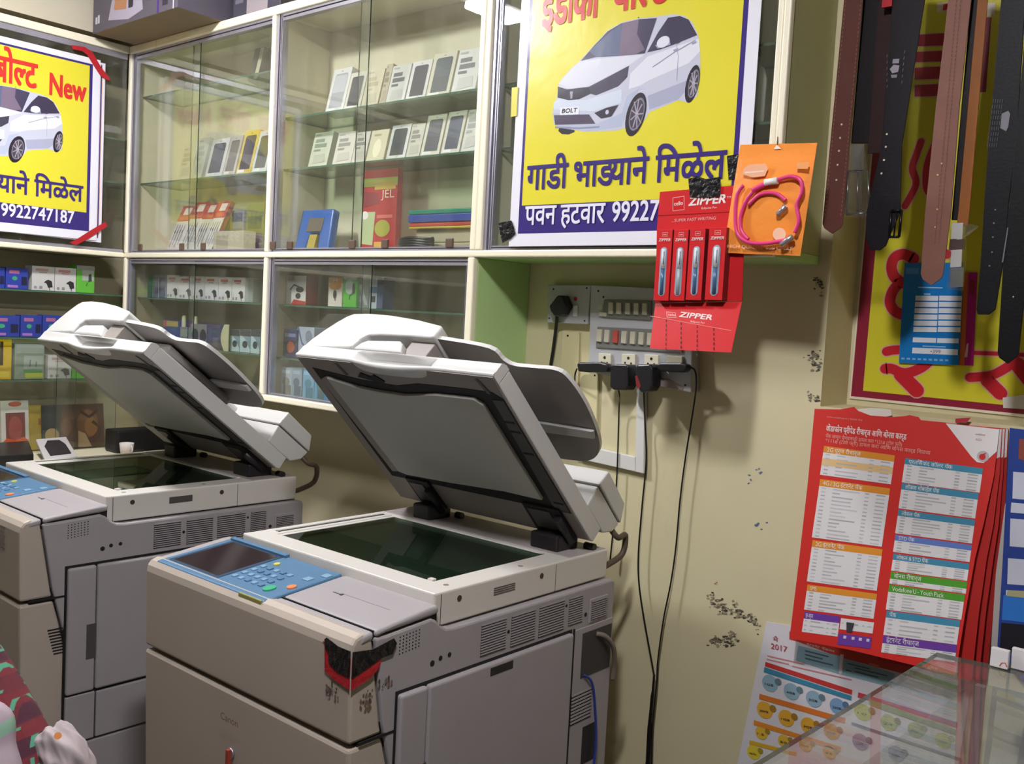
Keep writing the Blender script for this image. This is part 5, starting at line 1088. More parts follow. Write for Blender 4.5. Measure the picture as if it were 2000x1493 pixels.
def brush(pts, w, A=A4):
    q = [tuple(NB.uv(*A(*p))) for p in pts]; q = [(v.x, v.y) for v in smooth_path([(a, b, 0) for a, b in q], 5)]
    k = (NB.uv(1710, 600).x - NB.uv(1700, 600).x) / 10 / 3.555
    for i, (c, e) in enumerate((('#dca8a4', 16), ('#c62430', 0))):
        P.stroke(q, (w + e) * k, c, 2 + i)
        for p in (q[0], q[-1]): P.ell(p[0], p[1], (w + e) * k / 2, (w + e) * k / 2, c, 2 + i, 14)
brush([(800, 375), (730, 345), (670, 365), (645, 430), (665, 500), (720, 545)], 72); brush([(690, 550), (650, 610), (635, 680), (670, 740), (740, 770)], 72)
brush([(1030, 345), (960, 330), (900, 380)], 60)
brush([(610, 1020), (660, 1010), (740, 1008)], 62)
brush([(600, 1140), (650, 1140), (720, 1170), (790, 1160), (870, 1120), (930, 1060)], 68); brush([(710, 1180), (820, 1290)], 96)
brush([(1190, 1200), (1260, 1195), (1340, 1185), (1430, 1140), (1510, 1085)], 60); brush([(1310, 1220), (1400, 1310)], 84); brush([(1520, 1110), (1640, 1260)], 90)
brush([(1225, 1030), (1380, 1035), (1600, 1045)], 26)
brush([(850, 985), (820, 1070), (790, 1170), (815, 1280), (740, 1430)], 46, A3); brush([(940, 1010), (890, 1150), (885, 1300), (920, 1360)], 40, A3)
for y0, y1 in ((225, 330), (345, 440), (455, 560), (575, 680)):
    P.px([A3(800, y0 + 12), A3(1040, y0), A3(1040, y1 - 8), A3(800, y1)], '#dca8a4', 2); P.px([A3(806, y0 + 18), A3(1040, y0 + 6), A3(1040, y1 - 14), A3(806, y1 - 8)], '#a81c30', 3)
P.px([A3(960, 20), A3(1060, 10), A3(1040, 80), A3(960, 90)], '#e6dcc4', 2); P.px([A3(1005, 30), A3(1040, 25), A3(1030, 70), A3(1000, 75)], '#c62430', 3)
P.px([A3(1310, 20), A3(1364, 20), A3(1364, 110), A3(1310, 110)], '#e4dcd0', 2); P.px([A3(1300, 120), A3(1340, 120), A3(1300, 640), A3(1260, 640)], '#8e1f3a', 2)
P.px([(1959, 777), (2010, 770), (2010, 800), (1960, 797)], '#d9d4d4', 5)
P.build('lettering', o, world=False)['kind'] = 'stuff'; recenter_all(o); tag(o, 'big yellow banner with maroon border and red lettering in the wall recess', 'banner')

# ------------------------------------------------------------------ belts on a rail in front of the recess
YBLT = 2.0
def L2(hexc, rough=.5): return mat('leather_' + hexc.lstrip('#'), hexc, rough, spec=.2, mottle=.16, mscale=22, bump=.05, bscale=160)
zr = onY(1800, -150, YBLT).z + .034
rail = MB().tube([(-1.0 + .14, YBLT, zr), (.6, YBLT, zr)], .009, 10); rl = rail.build('belt_rail', mat('steel_rail', '#a8a5a6', .3, metal=.8), None)
for x in (-.80, .5): MB().tube([(x, YBLT, zr), (x, WY + .2 if False else YBLT + .12, zr), (x, YBLT + .12, CEIL - .002)], .006, 8).build('rail_hanger', mat('steel_rail', '#a8a5a6', .3, metal=.8), rl)
tag(rl, 'steel rail above the belts, fixed to the ceiling', 'rail')
def strap(rows, tip, Y, m, th=.0035, par=None, name='strap', world=True):
    """rows: (y, left, right) down the picture; tip: 'point', 'cut' or 'flat'"""
    y0, l0, r0 = rows[0]; y1, l1, r1 = rows[1]; sl = (l1 - l0) / (y1 - y0)
    rows = [(-150, l0 - sl * (y0 + 150), r0 - sl * (y0 + 150))] + list(rows)
    left = [onY(l, y, Y) for y, l, r in rows]; right = [onY(r, y, Y) for y, l, r in rows]
    y, l, r = rows[-1]; w_ = r - l
    if tip == 'point': end = [onY(l + w_ * .08, y + w_ * .22, Y), onY((l + r) / 2 - 1, y + w_ * .50, Y), onY(r - w_ * .10, y + w_ * .20, Y)]
    elif tip == 'cut': end = [onY(l + w_ * .06, y + w_ * .25, Y), onY(r - w_ * .35, y + w_ * .27, Y)]
    else: end = []
    return MB().prism([tuple(p) for p in left] + [tuple(p) for p in end] + [tuple(p) for p in right[::-1]], (0, th, 0)).build(name, m, par, bevel=.001, world=world)
def studs(par, pts, Y, r=.0022, c='#c9bfa6', name='belt_hole'):
    b = MB()
    for x, y in pts: b.disc(onY(x, y, Y - .0006), (0, -1, 0), r, .0006, 8)
    k = b.build(name, mat('hole_' + c.lstrip('#'), c, .5), par, world=True); k['kind'] = 'stuff'; return k
def stitch(par, a, c, Y, col, n=40):
    b = MB(); p, q_ = onY(*a, Y - .0008), onY(*c, Y - .0008)
    for i in range(n):
        s_, e_ = p.lerp(q_, i / n), p.lerp(q_, (i + .6) / n); b.box(s_.x - .0006, e_.x + .0006, s_.y - .0004, s_.y + .0004, min(s_.z, e_.z), max(s_.z, e_.z))
    k = b.build('stitching', mat('thread_' + col.lstrip('#'), col, .6), par, world=True); k['kind'] = 'stuff'
def belt(label, px, cat='belt'):
    return thing('leather_belt', label, cat, tuple(onY(px, -150, YBLT)), 0, 'belts on the rail')
WRAP = glass_mat('clear_wrap', '#f2f2f0', rough=.12, ior=1.5, dirt=.10, dirtcol='#e4e4e6')
def buckle(par, px, Y, m, bar=None):
    """square frame buckle with its prong; px: four outer corners"""
    P_ = [onY(x, y, Y) for x, y in px]; c = sum(P_, Vector()) / 4; b = MB()
    for i in range(4): b.tube([P_[i], P_[(i + 1) % 4]], .0028, 6)
    b.tube([(P_[0] + P_[1]) / 2, (P_[2] + P_[3]) / 2 + Vector((0, -.002, 0))], .0018, 6)
    return b.build('buckle', m, par, world=True)
def wrap(par, pts, Y):
    P_ = [onY(x, y, Y) for x, y in pts]; n = len(P_)
    b = MB(); c = sum(P_, Vector()) / n
    rnd = random.Random(len(pts) + int(pts[0][0]))
    ring = [p + (c - p) * .35 + Vector((0, -.014 + rnd.uniform(-.004, .004), 0)) for p in P_]
    for i in range(n):
        j = (i + 1) % n; b.add([P_[i], P_[j], ring[j], ring[i]], [(0, 1, 2, 3)])
    b.add(ring, [tuple(range(n))]); return b.build('plastic_wrap', WRAP, par, world=True)
MET = mat('buckle_metal', '#8f8d92', .25, metal=.9); METB = mat('buckle_black', '#1d1b1f', .3, metal=.6)
B1 = belt('reddish brown belt with five holes nearest the cabinet, its wrapped buckle behind', 1660)
s_ = strap([(0, 1648, 1685.5), (280, 1621, 1659), (437, 1606, 1646)], 'point', YBLT, L2('#5e3730'), par=B1)
studs(B1, [A3(298, 865), A3(288, 958), A3(280, 1048), A3(270, 1145), A3(262, 1250)], YBLT)
stitch(B1, (1652, 0), (1611, 425), YBLT, '#8d5a4c', 50); stitch(B1, (1682, 0), (1642, 425), YBLT, '#8d5a4c', 50)
strap([(0, 1686, 1716), (280, 1662, 1697)], 'flat', YBLT + .02, L2('#120d10'), par=B1)
MB().prism([tuple(onY(x, y, YBLT + .006)) for x, y in (A3(370, 1000), A3(455, 1000), A3(450, 1180), A3(375, 1180))], (0, .01, 0)).build('keeper_loop', mat('keeper_grey', '#5f5a52', .4, metal=.4), B1, world=True)
buckle(B1, [A3(345, 1190), A3(480, 1190), A3(490, 1480), A3(330, 1490)], YBLT + .012, MET)
wrap(B1, [A3(350, 1010), A3(455, 1000), A3(490, 1260), A3(485, 1480), A3(440, 1515), A3(320, 1500), A3(330, 1260)], YBLT + .002)
B2 = belt('wide black belt with a small motif and four holes beside the brown one', 1775)
strap([(0, 1743, 1806), (280, 1722, 1762), (415, 1692, 1758), (465, 1690, 1736), (480, 1697, 1730)], 'cut', YBLT - .004, L2('#120e13'), par=B2)
strap([(0, 1716, 1743), (300, 1694, 1722)], 'flat', YBLT + .014, L2('#2a1214'), par=B2)
MB().box(0, .02, 0, .004, 0, .03).build('red_tab', mat('tab_red', '#b02c36', .25), B2, tf=lambda p: onY(1722, 15, YBLT - .01) + p - B2.location)
studs(B2, [A3(612, 932), A3(605, 1020), A3(592, 1112), A3(575, 1205)], YBLT - .004)
S = Sheet((0, YBLT - .0046, 0), (1, 0, 0), (0, 0, 1)); P = Print(S, 'satin')
P.px([A3(655, 410), A3(700, 408), A3(695, 440), A3(650, 442)], '#8a8290', 1); P.px([A3(660, 450), A3(700, 455), A3(690, 500), A3(650, 510), A3(632, 480)], '#8f8894', 1); P.px([A3(640, 520), A3(685, 518), A3(680, 540), A3(645, 542)], '#77707c', 1)
for i in range(6): P.px([A3(612 + 4 * (i % 2), 380 + 42 * i), A3(616 + 4 * (i % 2), 380 + 42 * i), A3(614, 400 + 42 * i), A3(610, 400 + 42 * i)], '#5b5360', 1); P.px([A3(735 - 6 * i * .6, 350 + 42 * i), A3(739 - 6 * i * .6, 350 + 42 * i), A3(735 - 6 * i * .6, 372 + 42 * i), A3(731 - 6 * i * .6, 372 + 42 * i)], '#5b5360', 1)
P.build('motif_print', B2, world=True)
buckle(B2, [(1741, 412), (1761, 411), (1756, 463), (1737, 463)], YBLT - .006, METB)
B3 = belt('light brown belt with a grooved middle and pointed tip over the blue card', 1875)
strap([(0, 1852, 1897), (205, 1828, 1874), (419, 1806, 1857), (536, 1798, 1842)], 'point', YBLT - .01, L2('#7d564a'), par=B3)
for dx in (-4, 4): stitch(B3, (1872 + dx, 0), (1829 + dx, 480), YBLT - .01, '#6d463c', 60)
studs(B3, [A3(993, 1135), A3(965, 1215), A3(963, 1455), A4(962, 32), A4(948, 155)], YBLT - .01, .0018, '#d0a878')
B4 = belt('orange-brown belt with a black lining and white tags in plastic', 1915)
strap([(0, 1909, 1929), (419, 1871, 1893), (440, 1868, 1890)], 'flat', YBLT + .004, L2('#8f5628'), par=B4); strap([(0, 1896, 1912), (430, 1858, 1874)], 'flat', YBLT + .008, L2('#130e0f'), par=B4)
for k_, (y0, y1, x0, x1, c) in enumerate(((130, 240, 1060, 1135, '#cfcccc'), (315, 430, 1055, 1128, '#d2cfce'), (240, 310, 1045, 1150, '#4a2c24'), (440, 570, 1050, 1140, '#8a8c8e'))):
    MB().prism([tuple(onY(*A4(x, y), YBLT + .002)) for x, y in ((x0 + 6, y0), (x1 + 6, y0 - 5), (x1, y1), (x0 - 4, y1 + 6))], (0, .003, 0)).build(('price_tag', 'price_tag', 'belt_keeper', 'buckle')[k_], mat('tag_%d' % k_, c, .35, metal=.6 if k_ == 3 else 0), B4, world=True)
wrap(B4, [A4(1050, 120), A4(1150, 125), A4(1250, 150), A4(1170, 190), A4(1165, 420), A4(1140, 600), A4(1030, 590), A4(1040, 350)], YBLT - .002)
B5 = belt('black belt with a pale motif and a cut tip', 1965)
strap([(0, 1955, 2003), (280, 1930, 1985), (400, 1922, 1970), (500, 1916, 1962), (605, 1907, 1944)], 'cut', YBLT - .006, L2('#0b0a0e'), par=B5)
S = Sheet((0, YBLT - .0066, 0), (1, 0, 0), (0, 0, 1)); P = Print(S, 'satin'); P.px([A3(1410, 790), A3(1455, 770), A3(1468, 790), A3(1455, 880), A3(1440, 912), A3(1400, 890)], '#6d6a74', 1)
for j in range(5):
    for i in range(9): P.px([A3(1350 + 16 * j - 5 * i, 690 + 38 * i), A3(1354 + 16 * j - 5 * i, 690 + 38 * i), A3(1351 + 16 * j - 5 * i, 716 + 38 * i), A3(1347 + 16 * j - 5 * i, 716 + 38 * i)], '#3a3742', 1)
P.build('motif_print', B5, world=True)
studs(B5, [A4(1365, 35), A4(1355, 128), A4(1348, 225), A4(1342, 330), A4(1325, 425)], YBLT - .006, .0016, '#6f6c74')
B6 = belt('plain black belt with a long pointed tip hanging lowest of all', 1985)
strap([(0, 2008, 2052), (330, 1978, 2022), (500, 1960, 2010), (690, 1948, 1990)], 'point', YBLT - .014, L2('#0b090c'), par=B6)
studs(B6, [A4(1490, 640)], YBLT - .014, .0014, '#b9b0a0')
MB().prism([tuple(onY(*A4(x, y), YBLT - .016)) for x, y in ((1448, 160), (1456, 160), (1420, 400), (1410, 400))], (0, .001, 0)).build('edge_shine', mat('edge_grey', '#6f6c74', .3), B6, world=True)
B7 = belt('dark belt strap at the very edge of the picture', 2030)
strap([(0, 2030, 2080), (400, 1995, 2045), (520, 1985, 2030)], 'point', YBLT + .012, L2('#0c0a0d'), par=B7)
for t in (B1, B2, B3, B4, B5, B6, B7): pass

# blue price card behind the belts, magenta strip beside it
YK = 2.2795
KS = Sheet((0, YK, 0), (1, 0, 0), (0, 0, 1))
o = MB().prism([tuple(onY(*A4(*p), YK)) for p in ((735, 405), (1140, 402), (1110, 1115), (695, 1098))], (0, .0012, 0)).build('price_card', paper('#1d7ac4', 'gloss'), None)
P = Print(KS, 'gloss')
def lerp4(q, u, v):
    (ax, ay), (bx, by), (cx, cy), (dx, dy) = q
    return (ax * (1 - u) * (1 - v) + bx * u * (1 - v) + cx * u * v + dx * (1 - u) * v, ay * (1 - u) * (1 - v) + by * u * (1 - v) + cy * u * v + dy * (1 - u) * v)
for r in range(6):
    y0 = 632 + r * 43.5
    for (x0, x1) in ((812 - r * 3, 970 - r * 2), (977 - r * 2, 1135 - r * 2)): P.px([A4(x0, y0), A4(x1, y0 + 2), A4(x1 - 2, y0 + 36), A4(x0 - 2, y0 + 34)], '#dfe4ec', 1)
for q in (((794, 922), (955, 927), (953, 960), (791, 955)), ((962, 927), (1112, 930), (1110, 963), (960, 960)), ((790, 993), (1106, 1005), (1104, 1045), (787, 1032))): P.px([A4(*p) for p in q], '#dfe4ec', 1)
P.textpx('\u2022399', A4(915, 1032), A4(985, 1034), 7, '#7a5a6a', 2, bold=.01)
P.px([A4(745, 440), A4(835, 440), A4(834, 480), A4(743, 480)], '#4c96d2', 1); P.px([A4(830, 570), A4(1000, 574), A4(1000, 582), A4(830, 578)], '#9fc4e4', 1); P.px([A4(870, 615), A4(915, 616), A4(915, 628), A4(870, 627)], '#9fc4e4', 1)
P.px([A4(860, 978), A4(1020, 984), A4(1020, 992), A4(860, 986)], '#8fbce2', 1)
for i in range(9): P.px([A4(712 + 38 * i, 1062 + 1.5 * i), A4(736 + 38 * i, 1063 + 1.5 * i), A4(736 + 38 * i, 1076 + 1.5 * i), A4(712 + 38 * i, 1075 + 1.5 * i)], '#7fb0de', 1)
P.build('table_print', o, world=False); recenter_all(o); tag(o, 'blue price card with rows of white boxes hanging behind the belts', 'card')
o = MB().prism([tuple(onY(*A4(*p), YK + .003)) for p in ((1150, 470), (1240, 470), (1212, 1120), (1110, 1115))], (0, .0012, 0)).build('price_card', paper('#b01e78', 'gloss'), None)
P = Print(Sheet((0, YK + .003, 0), (1, 0, 0), (0, 0, 1)), 'gloss'); P.px([A4(1150, 470), A4(1180, 470), A4(1150, 1118), A4(1114, 1116)], '#c2622a', 1); P.px([A4(1190, 520), A4(1225, 530), A4(1215, 640), A4(1185, 600)], '#8a2a34', 1); P.px([A4(1165, 970), A4(1180, 960), A4(1172, 1060), A4(1150, 1060)], '#d8a8b8', 1)
P.build('strip_print', o, world=False); recenter_all(o); tag(o, 'magenta and orange card edge beside the blue price card', 'card')

# ------------------------------------------------------------------ rate sheets on the wall under the recess
A5 = lambda x, y: (1420 + x / 2.871, 780 + y / 2.871)
YV = 2.112
ZV0, ZV1 = onY(1700, 815, YV).z, onY(1700, 1290, YV).z
def hung(yt, yb): return Sheet((0, yb, ZV1), (1, 0, 0), (0, (yt - yb) / (ZV0 - ZV1), 1))
VS = hung(2.118, 2.060)
onS = lambda S_, x, y: tuple(S_.P(S_.uv(x, y)))
VR = '#cf2a22'
def rate_sheet(pts, Y, c, label, name='rate_sheet'):
    o = MB().prism([onS(Y, x, y) if isinstance(Y, Sheet) else tuple(onY(x, y, Y)) for x, y in pts], (0, .0012, 0)).build(name, paper(c, 'satin'), None); tag(o, label, 'poster', 'wall rate sheets'); return o
front = [(1591, 799), (1640, 800), (1668, 795), (1676, 803), (1700, 812), (1740, 815), (1768, 813), (1776, 811), (1794, 815), (1798, 821), (1850, 826), (1880, 830), (1952, 837), (1942, 926), (1921, 1024), (1904, 1093), (1885, 1200), (1866, 1320), (1768, 1296), (1660, 1270), (1542, 1247), (1560, 1100), (1578, 940)]
for i, (dx, c, k) in enumerate(((40, '#a81d1c', 'white-topped red rate sheet third from the front of the fanned stack'), (26, '#b82320', 'white-topped red rate sheet just behind the second of the fanned stack'), (13, '#c02722', 'white-topped red rate sheet directly behind the front one'))):  # reds darken towards the back: shade within the stack put into colour
    KS_ = hung(2.127 - .003 * i, 2.117 - .017 * i)
    pts = [(1700 + dx, 818), (1952 + dx * .45, 838), (1946 + dx * .5, 926), (1930 + dx * .8, 1024), (1914 + dx, 1093), (1898 + dx * 1.05, 1200), (1884 + dx * 1.05, 1330), (1700 + dx, 1290)]
    o = MB().prism([onS(KS_, x, y) for x, y in pts], (0, .0010, 0)).build('rate_sheet', paper(c, 'satin'), None)
    P = Print(KS_, 'satin'); P.px([(1900 + dx * .45, 836), (1951 + dx * .45, 839), (1947 + dx * .47, 893), (1936 + dx * .47, 898), (1900 + dx * .45, 890)], '#dcd6d4', 1); P.build('corner_print', o, world=False)
    recenter_all(o); tag(o, k, 'poster', 'wall rate sheets')
V = rate_sheet(front, VS, VR, 'red rate sheet with white tables and a white corner logo')
P = Print(VS, 'satin')
P.px([(1847, 827), (1880, 831), (1952, 839), (1947, 882), (1921, 905), (1908, 903), (1897, 892)], '#e6e0de', 1)
P.textpx('vodafone', (1905, 850), (1924, 852), 4, '#a85a58', 2); P.textpx('RED', (1906, 861), (1918, 862), 4, '#b87a78', 2)
lc = VS.uv(1920, 892); P.ell(lc.x, lc.y, .0115, .0115, '#b9b2b4', 2, 20); P.ell(lc.x - .001, lc.y - .001, .0062, .0062, '#c8231f', 3, 16); P.uvp([(lc.x - .004, lc.y + .003), (lc.x + .001, lc.y + .0005), (lc.x + .006, lc.y + .009)], '#c8231f', 3)
P.textpx('www.vodafone.in | ग्राहक सेवा', A5(560, 102), A5(760, 124), 3, '#d89a90', 2)
P.textpx(['वोडाफोन', ' ', 'प्रीपेड', ' ', 'रीचार्ज', ' ', 'आिण', ' ', 'बोनस', ' ', 'कार्ड'], A5(556, 178), A5(1005, 228), 9.5, '#f0dcd6', 2, bold=.016, cap=.6)
P.textpx(['पॅक', ' ', 'जाणून', ' ', 'घेण्यासाठी', ' ', 'डायल', ' ', 'करा', ' ', '*121# (टोल फ्री)'], A5(553, 215), A5(980, 265), 6, '#e6a89c', 2, cap=.6)
P.textpx(['*111# (टोल फ्री)', ' ', 'डायल', ' ', 'करा', ' ', 'आिण', ' ', 'बोनस', ' ', 'कार्ड', ' ', 'िमळवा'], A5(552, 240), A5(1140, 312), 6, '#e6a89c', 2, cap=.6)
def table(c0, c1, y0, hb, y1, col, title, rows, split=None, seed=1):
    """column edges c0, c1 at the top of the block: (x, y) in crop px; the sheet leans, so edges shift with y"""
    lean = -.143; sl = .135
    def q(u, y): # u 0..1 across, y crop px at the left edge
        xl = c0[0] + lean * (y - c0[1]); xr = c1[0] + lean * (y - c0[1])
        x = xl + (xr - xl) * u; return A5(x, y + sl * (x - xl))
    P.px([q(0, y0 + hb), q(1, y0 + hb), q(1, y1), q(0, y1)], '#e0dcdc', 1); P.px([q(0, y0), q(1, y0), q(1, y0 + hb), q(0, y0 + hb)], col, 1.5)
    P.textpx(title, q(.05, y0 + hb * .8), q(min(.9, .05 + .022 * sum(len(t) for t in title) * 1.35), y0 + hb * .8), hb * .55 / 2.871, '#e8e4dc', 2.5, cap=.6)
    rnd = random.Random(seed)
    for r in range(rows):
        y = y0 + hb + (y1 - y0 - hb) * (r + .3) / rows; hgt = min(7, (y1 - y0 - hb) / rows * .5)
        for u0, u1 in ((.04, .10), (.2, rnd.uniform(.28, .60)), (.66, .72), (.82, .95)):
            g = '#%02x%02x%02x' % ((rnd.randint(170, 200),) * 3); P.px([q(u0, y), q(u1, y), q(u1, y + hgt), q(u0, y + hgt)], g, 2)
    return q
OR = '#dc8f2a'; TE = '#3f8aa8'; GN = '#4c9a2a'; PU = '#6a3a9a'
q = table((545, 262), (942, 262), 262, 36, 424, OR, ['2G', ' ', 'पूर्ण', ' ', 'रीचार्ज'], 6, seed=1); P.px([q(0, 330), q(1, 330), q(1, 368), q(0, 368)], '#e2bd84', 1.8)
table((523, 448), (915, 448), 448, 38, 775, OR, ['4G', ' ', '/', ' ', '3G', ' ', 'इंटरनेट', ' ', 'पॅक'], 14, seed=2)
table((481, 790), (873, 790), 790, 38, 1022, OR, ['2G', ' ', 'इंटरनेट', ' ', 'पॅक'], 10, seed=3); table((452, 1040), (842, 1040), 1040, 34, 1180, OR, ['SMS'], 6, seed=4)
table((436, 1192), (636, 1192), 1192, 38, 1305, PU, ['इन-सुपर'], 3, seed=5)
q = table((640, 1228), (825, 1228), 1228, 6, 1290, '#e0dcdc', [' '], 1, seed=6); P.px([q(0, 1312), q(1, 1312), q(1, 1375), q(0, 1375)], PU, 2); P.px([q(.18, 1246), q(.42, 1246), q(.38, 1300), q(.22, 1300)], '#3c3a40', 3)
for u in (.15, .4, .62, .85): P.px([q(u, 1322), q(u + .09, 1322), q(u + .09, 1338), q(u, 1338)], '#cfc8d8', 3)
table((1000, 330), (1436, 330), 330, 34, 466, TE, ['प्रतिसेकंद', ' ', 'कॉलर', ' ', 'पॅक'], 6, seed=7); table((982, 470), (1412, 470), 470, 36, 612, TE, ['लोकल', ' ', 'मोबाईल', ' ', 'पॅक'], 6, seed=8)
table((962, 620), (1392, 620), 620, 34, 752, TE, ['लोकल', ' ', 'पॅक'], 6, seed=9); table((945, 760), (1374, 760), 760, 32, 856, '#5f7cc0', ['STD', ' ', 'पॅक'], 4, seed=10)
table((934, 866), (1360, 866), 866, 34, 962, TE, ['लोकल', ' ', '&', ' ', 'STD', ' ', 'पॅक'], 5, seed=11); table((920, 968), (1348, 968), 968, 38, 1034, GN, ['बोनस', ' ', 'रीचार्ज'], 2, seed=12)
table((910, 1040), (1334, 1040), 1040, 40, 1180, GN, ['Vodafone', ' ', 'U', ' ', '-', ' ', 'Youth', ' ', 'Pack'], 6, seed=13); table((896, 1186), (1308, 1186), 1186, 38, 1322, TE, ['पॅक'], 4, seed=14)
table((878, 1324), (1290, 1324), 1324, 44, 1420, PU, ['इंटरनेट', ' ', 'रीचार्ज'], 4, seed=15)
P.build('table_print', V, world=False)
SC_ = mat('torn_paper', '#e6dfd2', .7); MB().prism([tuple(onY(x, y, YV + .010)) for x, y in ((1672, 800), (1700, 797), (1740, 800), (1742, 812), (1715, 817), (1690, 812))], (0, .001, 0)).build('torn_edge', SC_, V, world=False)
MB().prism([tuple(onY(x, y, YV + .009)) for x, y in ((1866, 818), (1896, 816), (1888, 826), (1866, 826))], (0, .001, 0)).build('torn_edge', paper('#b83440', 'satin'), V, world=False)
recenter_all(V)
# the white sheet of May 2017
YM = 2.128
A6 = lambda x, y: (1420 + x / 3.448, 1180 + y / 3.448)
M = rate_sheet([(1497, 1215), (1543, 1222), (1620, 1240), (1760, 1280), (1900, 1318), (1872, 1500), (1840, 1640), (1410, 1560), (1441, 1490)], YM, '#dcd8dc', 'white price sheet dated May 2017 with coloured circles, lowest on the wall')
MS = Sheet((0, YM, 0), (1, 0, 0), (0, 0, 1)); P = Print(MS, 'satin')
P.textpx(['मे'], A6(312, 250), A6(345, 256), 7, '#b8505c', 2, bold=.014, cap=.6); P.textpx('2017', A6(297, 300), A6(405, 325), 10, '#b8505c', 2, bold=.015)
P.px([A6(420, 185), A6(900, 300), A6(1400, 430), A6(1380, 520), A6(760, 360), A6(480, 255), A6(420, 240)], '#c9402e', 1); P.px([A6(480, 280), A6(765, 352), A6(752, 470), A6(465, 380)], '#8fb4bf', 2); P.px([A6(785, 365), A6(1130, 470), A6(1110, 560), A6(770, 475)], '#8fb4bf', 2)
P.px([A6(765, 338), A6(788, 342), A6(775, 470), A6(755, 468)], '#e4dede', 2.4); P.px([A6(960, 395), A6(1025, 412), A6(1022, 430), A6(958, 414)], '#e07a62', 2.4)
for k_, (x, y, w_) in enumerate(((525, 310, 160), (525, 335, 120), (525, 360, 190), (810, 395, 150), (860, 425, 220), (860, 450, 160), (800, 440, 40))): P.px([A6(x, y), A6(x + w_, y + w_ * .25), A6(x + w_, y + w_ * .25 + 9), A6(x, y + 9)], '#55707c', 3)
for k_, (x, y, w_) in enumerate(((272, 345, 250), (268, 368, 150), (440, 415, 400))): P.px([A6(x, y), A6(x + w_, y + w_ * .23), A6(x + w_, y + w_ * .23 + 8), A6(x, y + 8)], '#d0858a', 2)
P.textpx(['इंटरनेट', ' ', 'पॅकवर'], A6(535, 278), A6(725, 330), 4, '#eed8d0', 3, cap=.6)
P.px([A6(260, 390), A6(845, 580), A6(840, 612), A6(256, 420)], '#c43a36', 2); P.px([A6(252, 425), A6(840, 620), A6(836, 650), A6(248, 460)], '#3f86a2', 2)
P.px([A6(885, 595), A6(1555, 800), A6(1550, 838), A6(880, 630)], '#c4404c', 2); P.px([A6(960, 640), A6(1545, 845), A6(1540, 885), A6(955, 680)], '#8a9a4a', 2); P.px([A6(840, 795), A6(1580, 1040), A6(1578, 1062), A6(838, 815)], '#5c6474', 2)
P.px([A6(220, 605), A6(800, 770), A6(796, 808), A6(216, 640)], '#d9772e', 2); P.px([A6(182, 782), A6(770, 965), A6(766, 995), A6(180, 815)], '#e08a2c', 2); P.px([A6(152, 918), A6(470, 1000), A6(466, 1026), A6(150, 945)], '#dcae2c', 2)
for (x, y, r, c, t) in ((290, 535, 55, '#8fb0c0', '1GB'), (435, 590, 55, '#8fb0c0', '4GB'), (585, 640, 55, '#8fb0c0', '5GB'), (745, 690, 55, '#7d9fc4', '22GB'), (255, 715, 55, '#e3ab38', '250MB'), (400, 770, 55, '#e3ab38', '1GB'), (550, 820, 55, '#e3ab38', '3GB'), (705, 860, 55, '#cf9a48', '5GB'), (232, 870, 42, '#e3b83c', '1.5'), (385, 925, 42, '#e3b83c', '50'), (530, 950, 46, '#dca848', '90'), (690, 1000, 46, '#dca848', '95'), (180, 1000, 46, '#e3cb3a', 'talk'),
                        (915, 730, 60, '#c0c24c', '10'), (1090, 800, 58, '#b4bc6c', '24'), (1270, 850, 56, '#aeb878', '5'), (1455, 920, 58, '#b9bd4a', '7GB'), (900, 930, 58, '#9a8aa8', '2'), (1140, 1010, 58, '#a09cb8', '8')):
    u = MS.uv(*A6(x, y)); rr = abs(MS.uv(*A6(x + r, y)).x - u.x); P.ell(u.x, u.y, rr, rr, c, 2, 22)
    u2 = MS.uv(*A6(x + r, y - 10)); P.ell(u2.x, u2.y, rr * .42, rr * .42, hexmul(c, .72), 3, 14)
    P.textpx(t, A6(x - r * .6, y + 8), A6(x + r * .45, y + 8 + r * .25), 3.6, '#4c463c', 4, bold=.013)
P.build('circle_print', M, world=False); recenter_all(M)
# blue sheets at the picture edge
BS_ = Sheet((0, YV, 0), (1, 0, 0), (0, 0, 1))
o = MB().prism([tuple(onY(x, y, YV)) for x, y in ((1972, 836), (2080, 850), (2060, 1420), (1948, 1262), (1958, 1100))], (0, .0012, 0)).build('rate_sheet', paper('#243f8c', 'satin'), None)
P = Print(BS_, 'satin'); A7 = lambda x, y: (1840 + x / 2.575, 780 + y / 2.575)
P.px([A7(388, 200), A7(480, 200), A7(480, 330), A7(384, 300)], '#8c4434', 1)
for y0, y1 in ((365, 500), (520, 570), (600, 740), (800, 930), (960, 1040)): P.px([A7(358 - (y0 - 365) * .06, y0), A7(480, y0 + 12), A7(480, y1 + 12), A7(354 - (y0 - 365) * .06, y1)], '#c9cbd8', 1)
P.px([A7(310, 985), A7(480, 1000), A7(480, 1130), A7(300, 1110)], '#2a72c4', 1.4); P.px([A7(330, 960), A7(420, 965), A7(412, 1000), A7(325, 990)], '#a9a47c', 3); P.px([A7(298, 1125), A7(480, 1140), A7(480, 1290), A7(290, 1270)], '#1a1620', 1.6)
P.build('table_print', o, world=False)['kind'] = 'stuff'; recenter_all(o); tag(o, 'blue rate sheet cut by the picture edge beside the red ones', 'poster', 'wall rate sheets')
o = MB().prism([tuple(onY(x, y, YV + .004)) for x, y in ((1963, 985), (1972, 970), (1962, 1100), (1953, 1275), (1935, 1272), (1945, 1120))], (0, .001, 0)).build('rate_sheet', paper('#bdb7b0', 'satin'), None); recenter_all(o); tag(o, 'narrow grey-white paper edge between the red and blue sheets', 'poster', 'wall rate sheets')

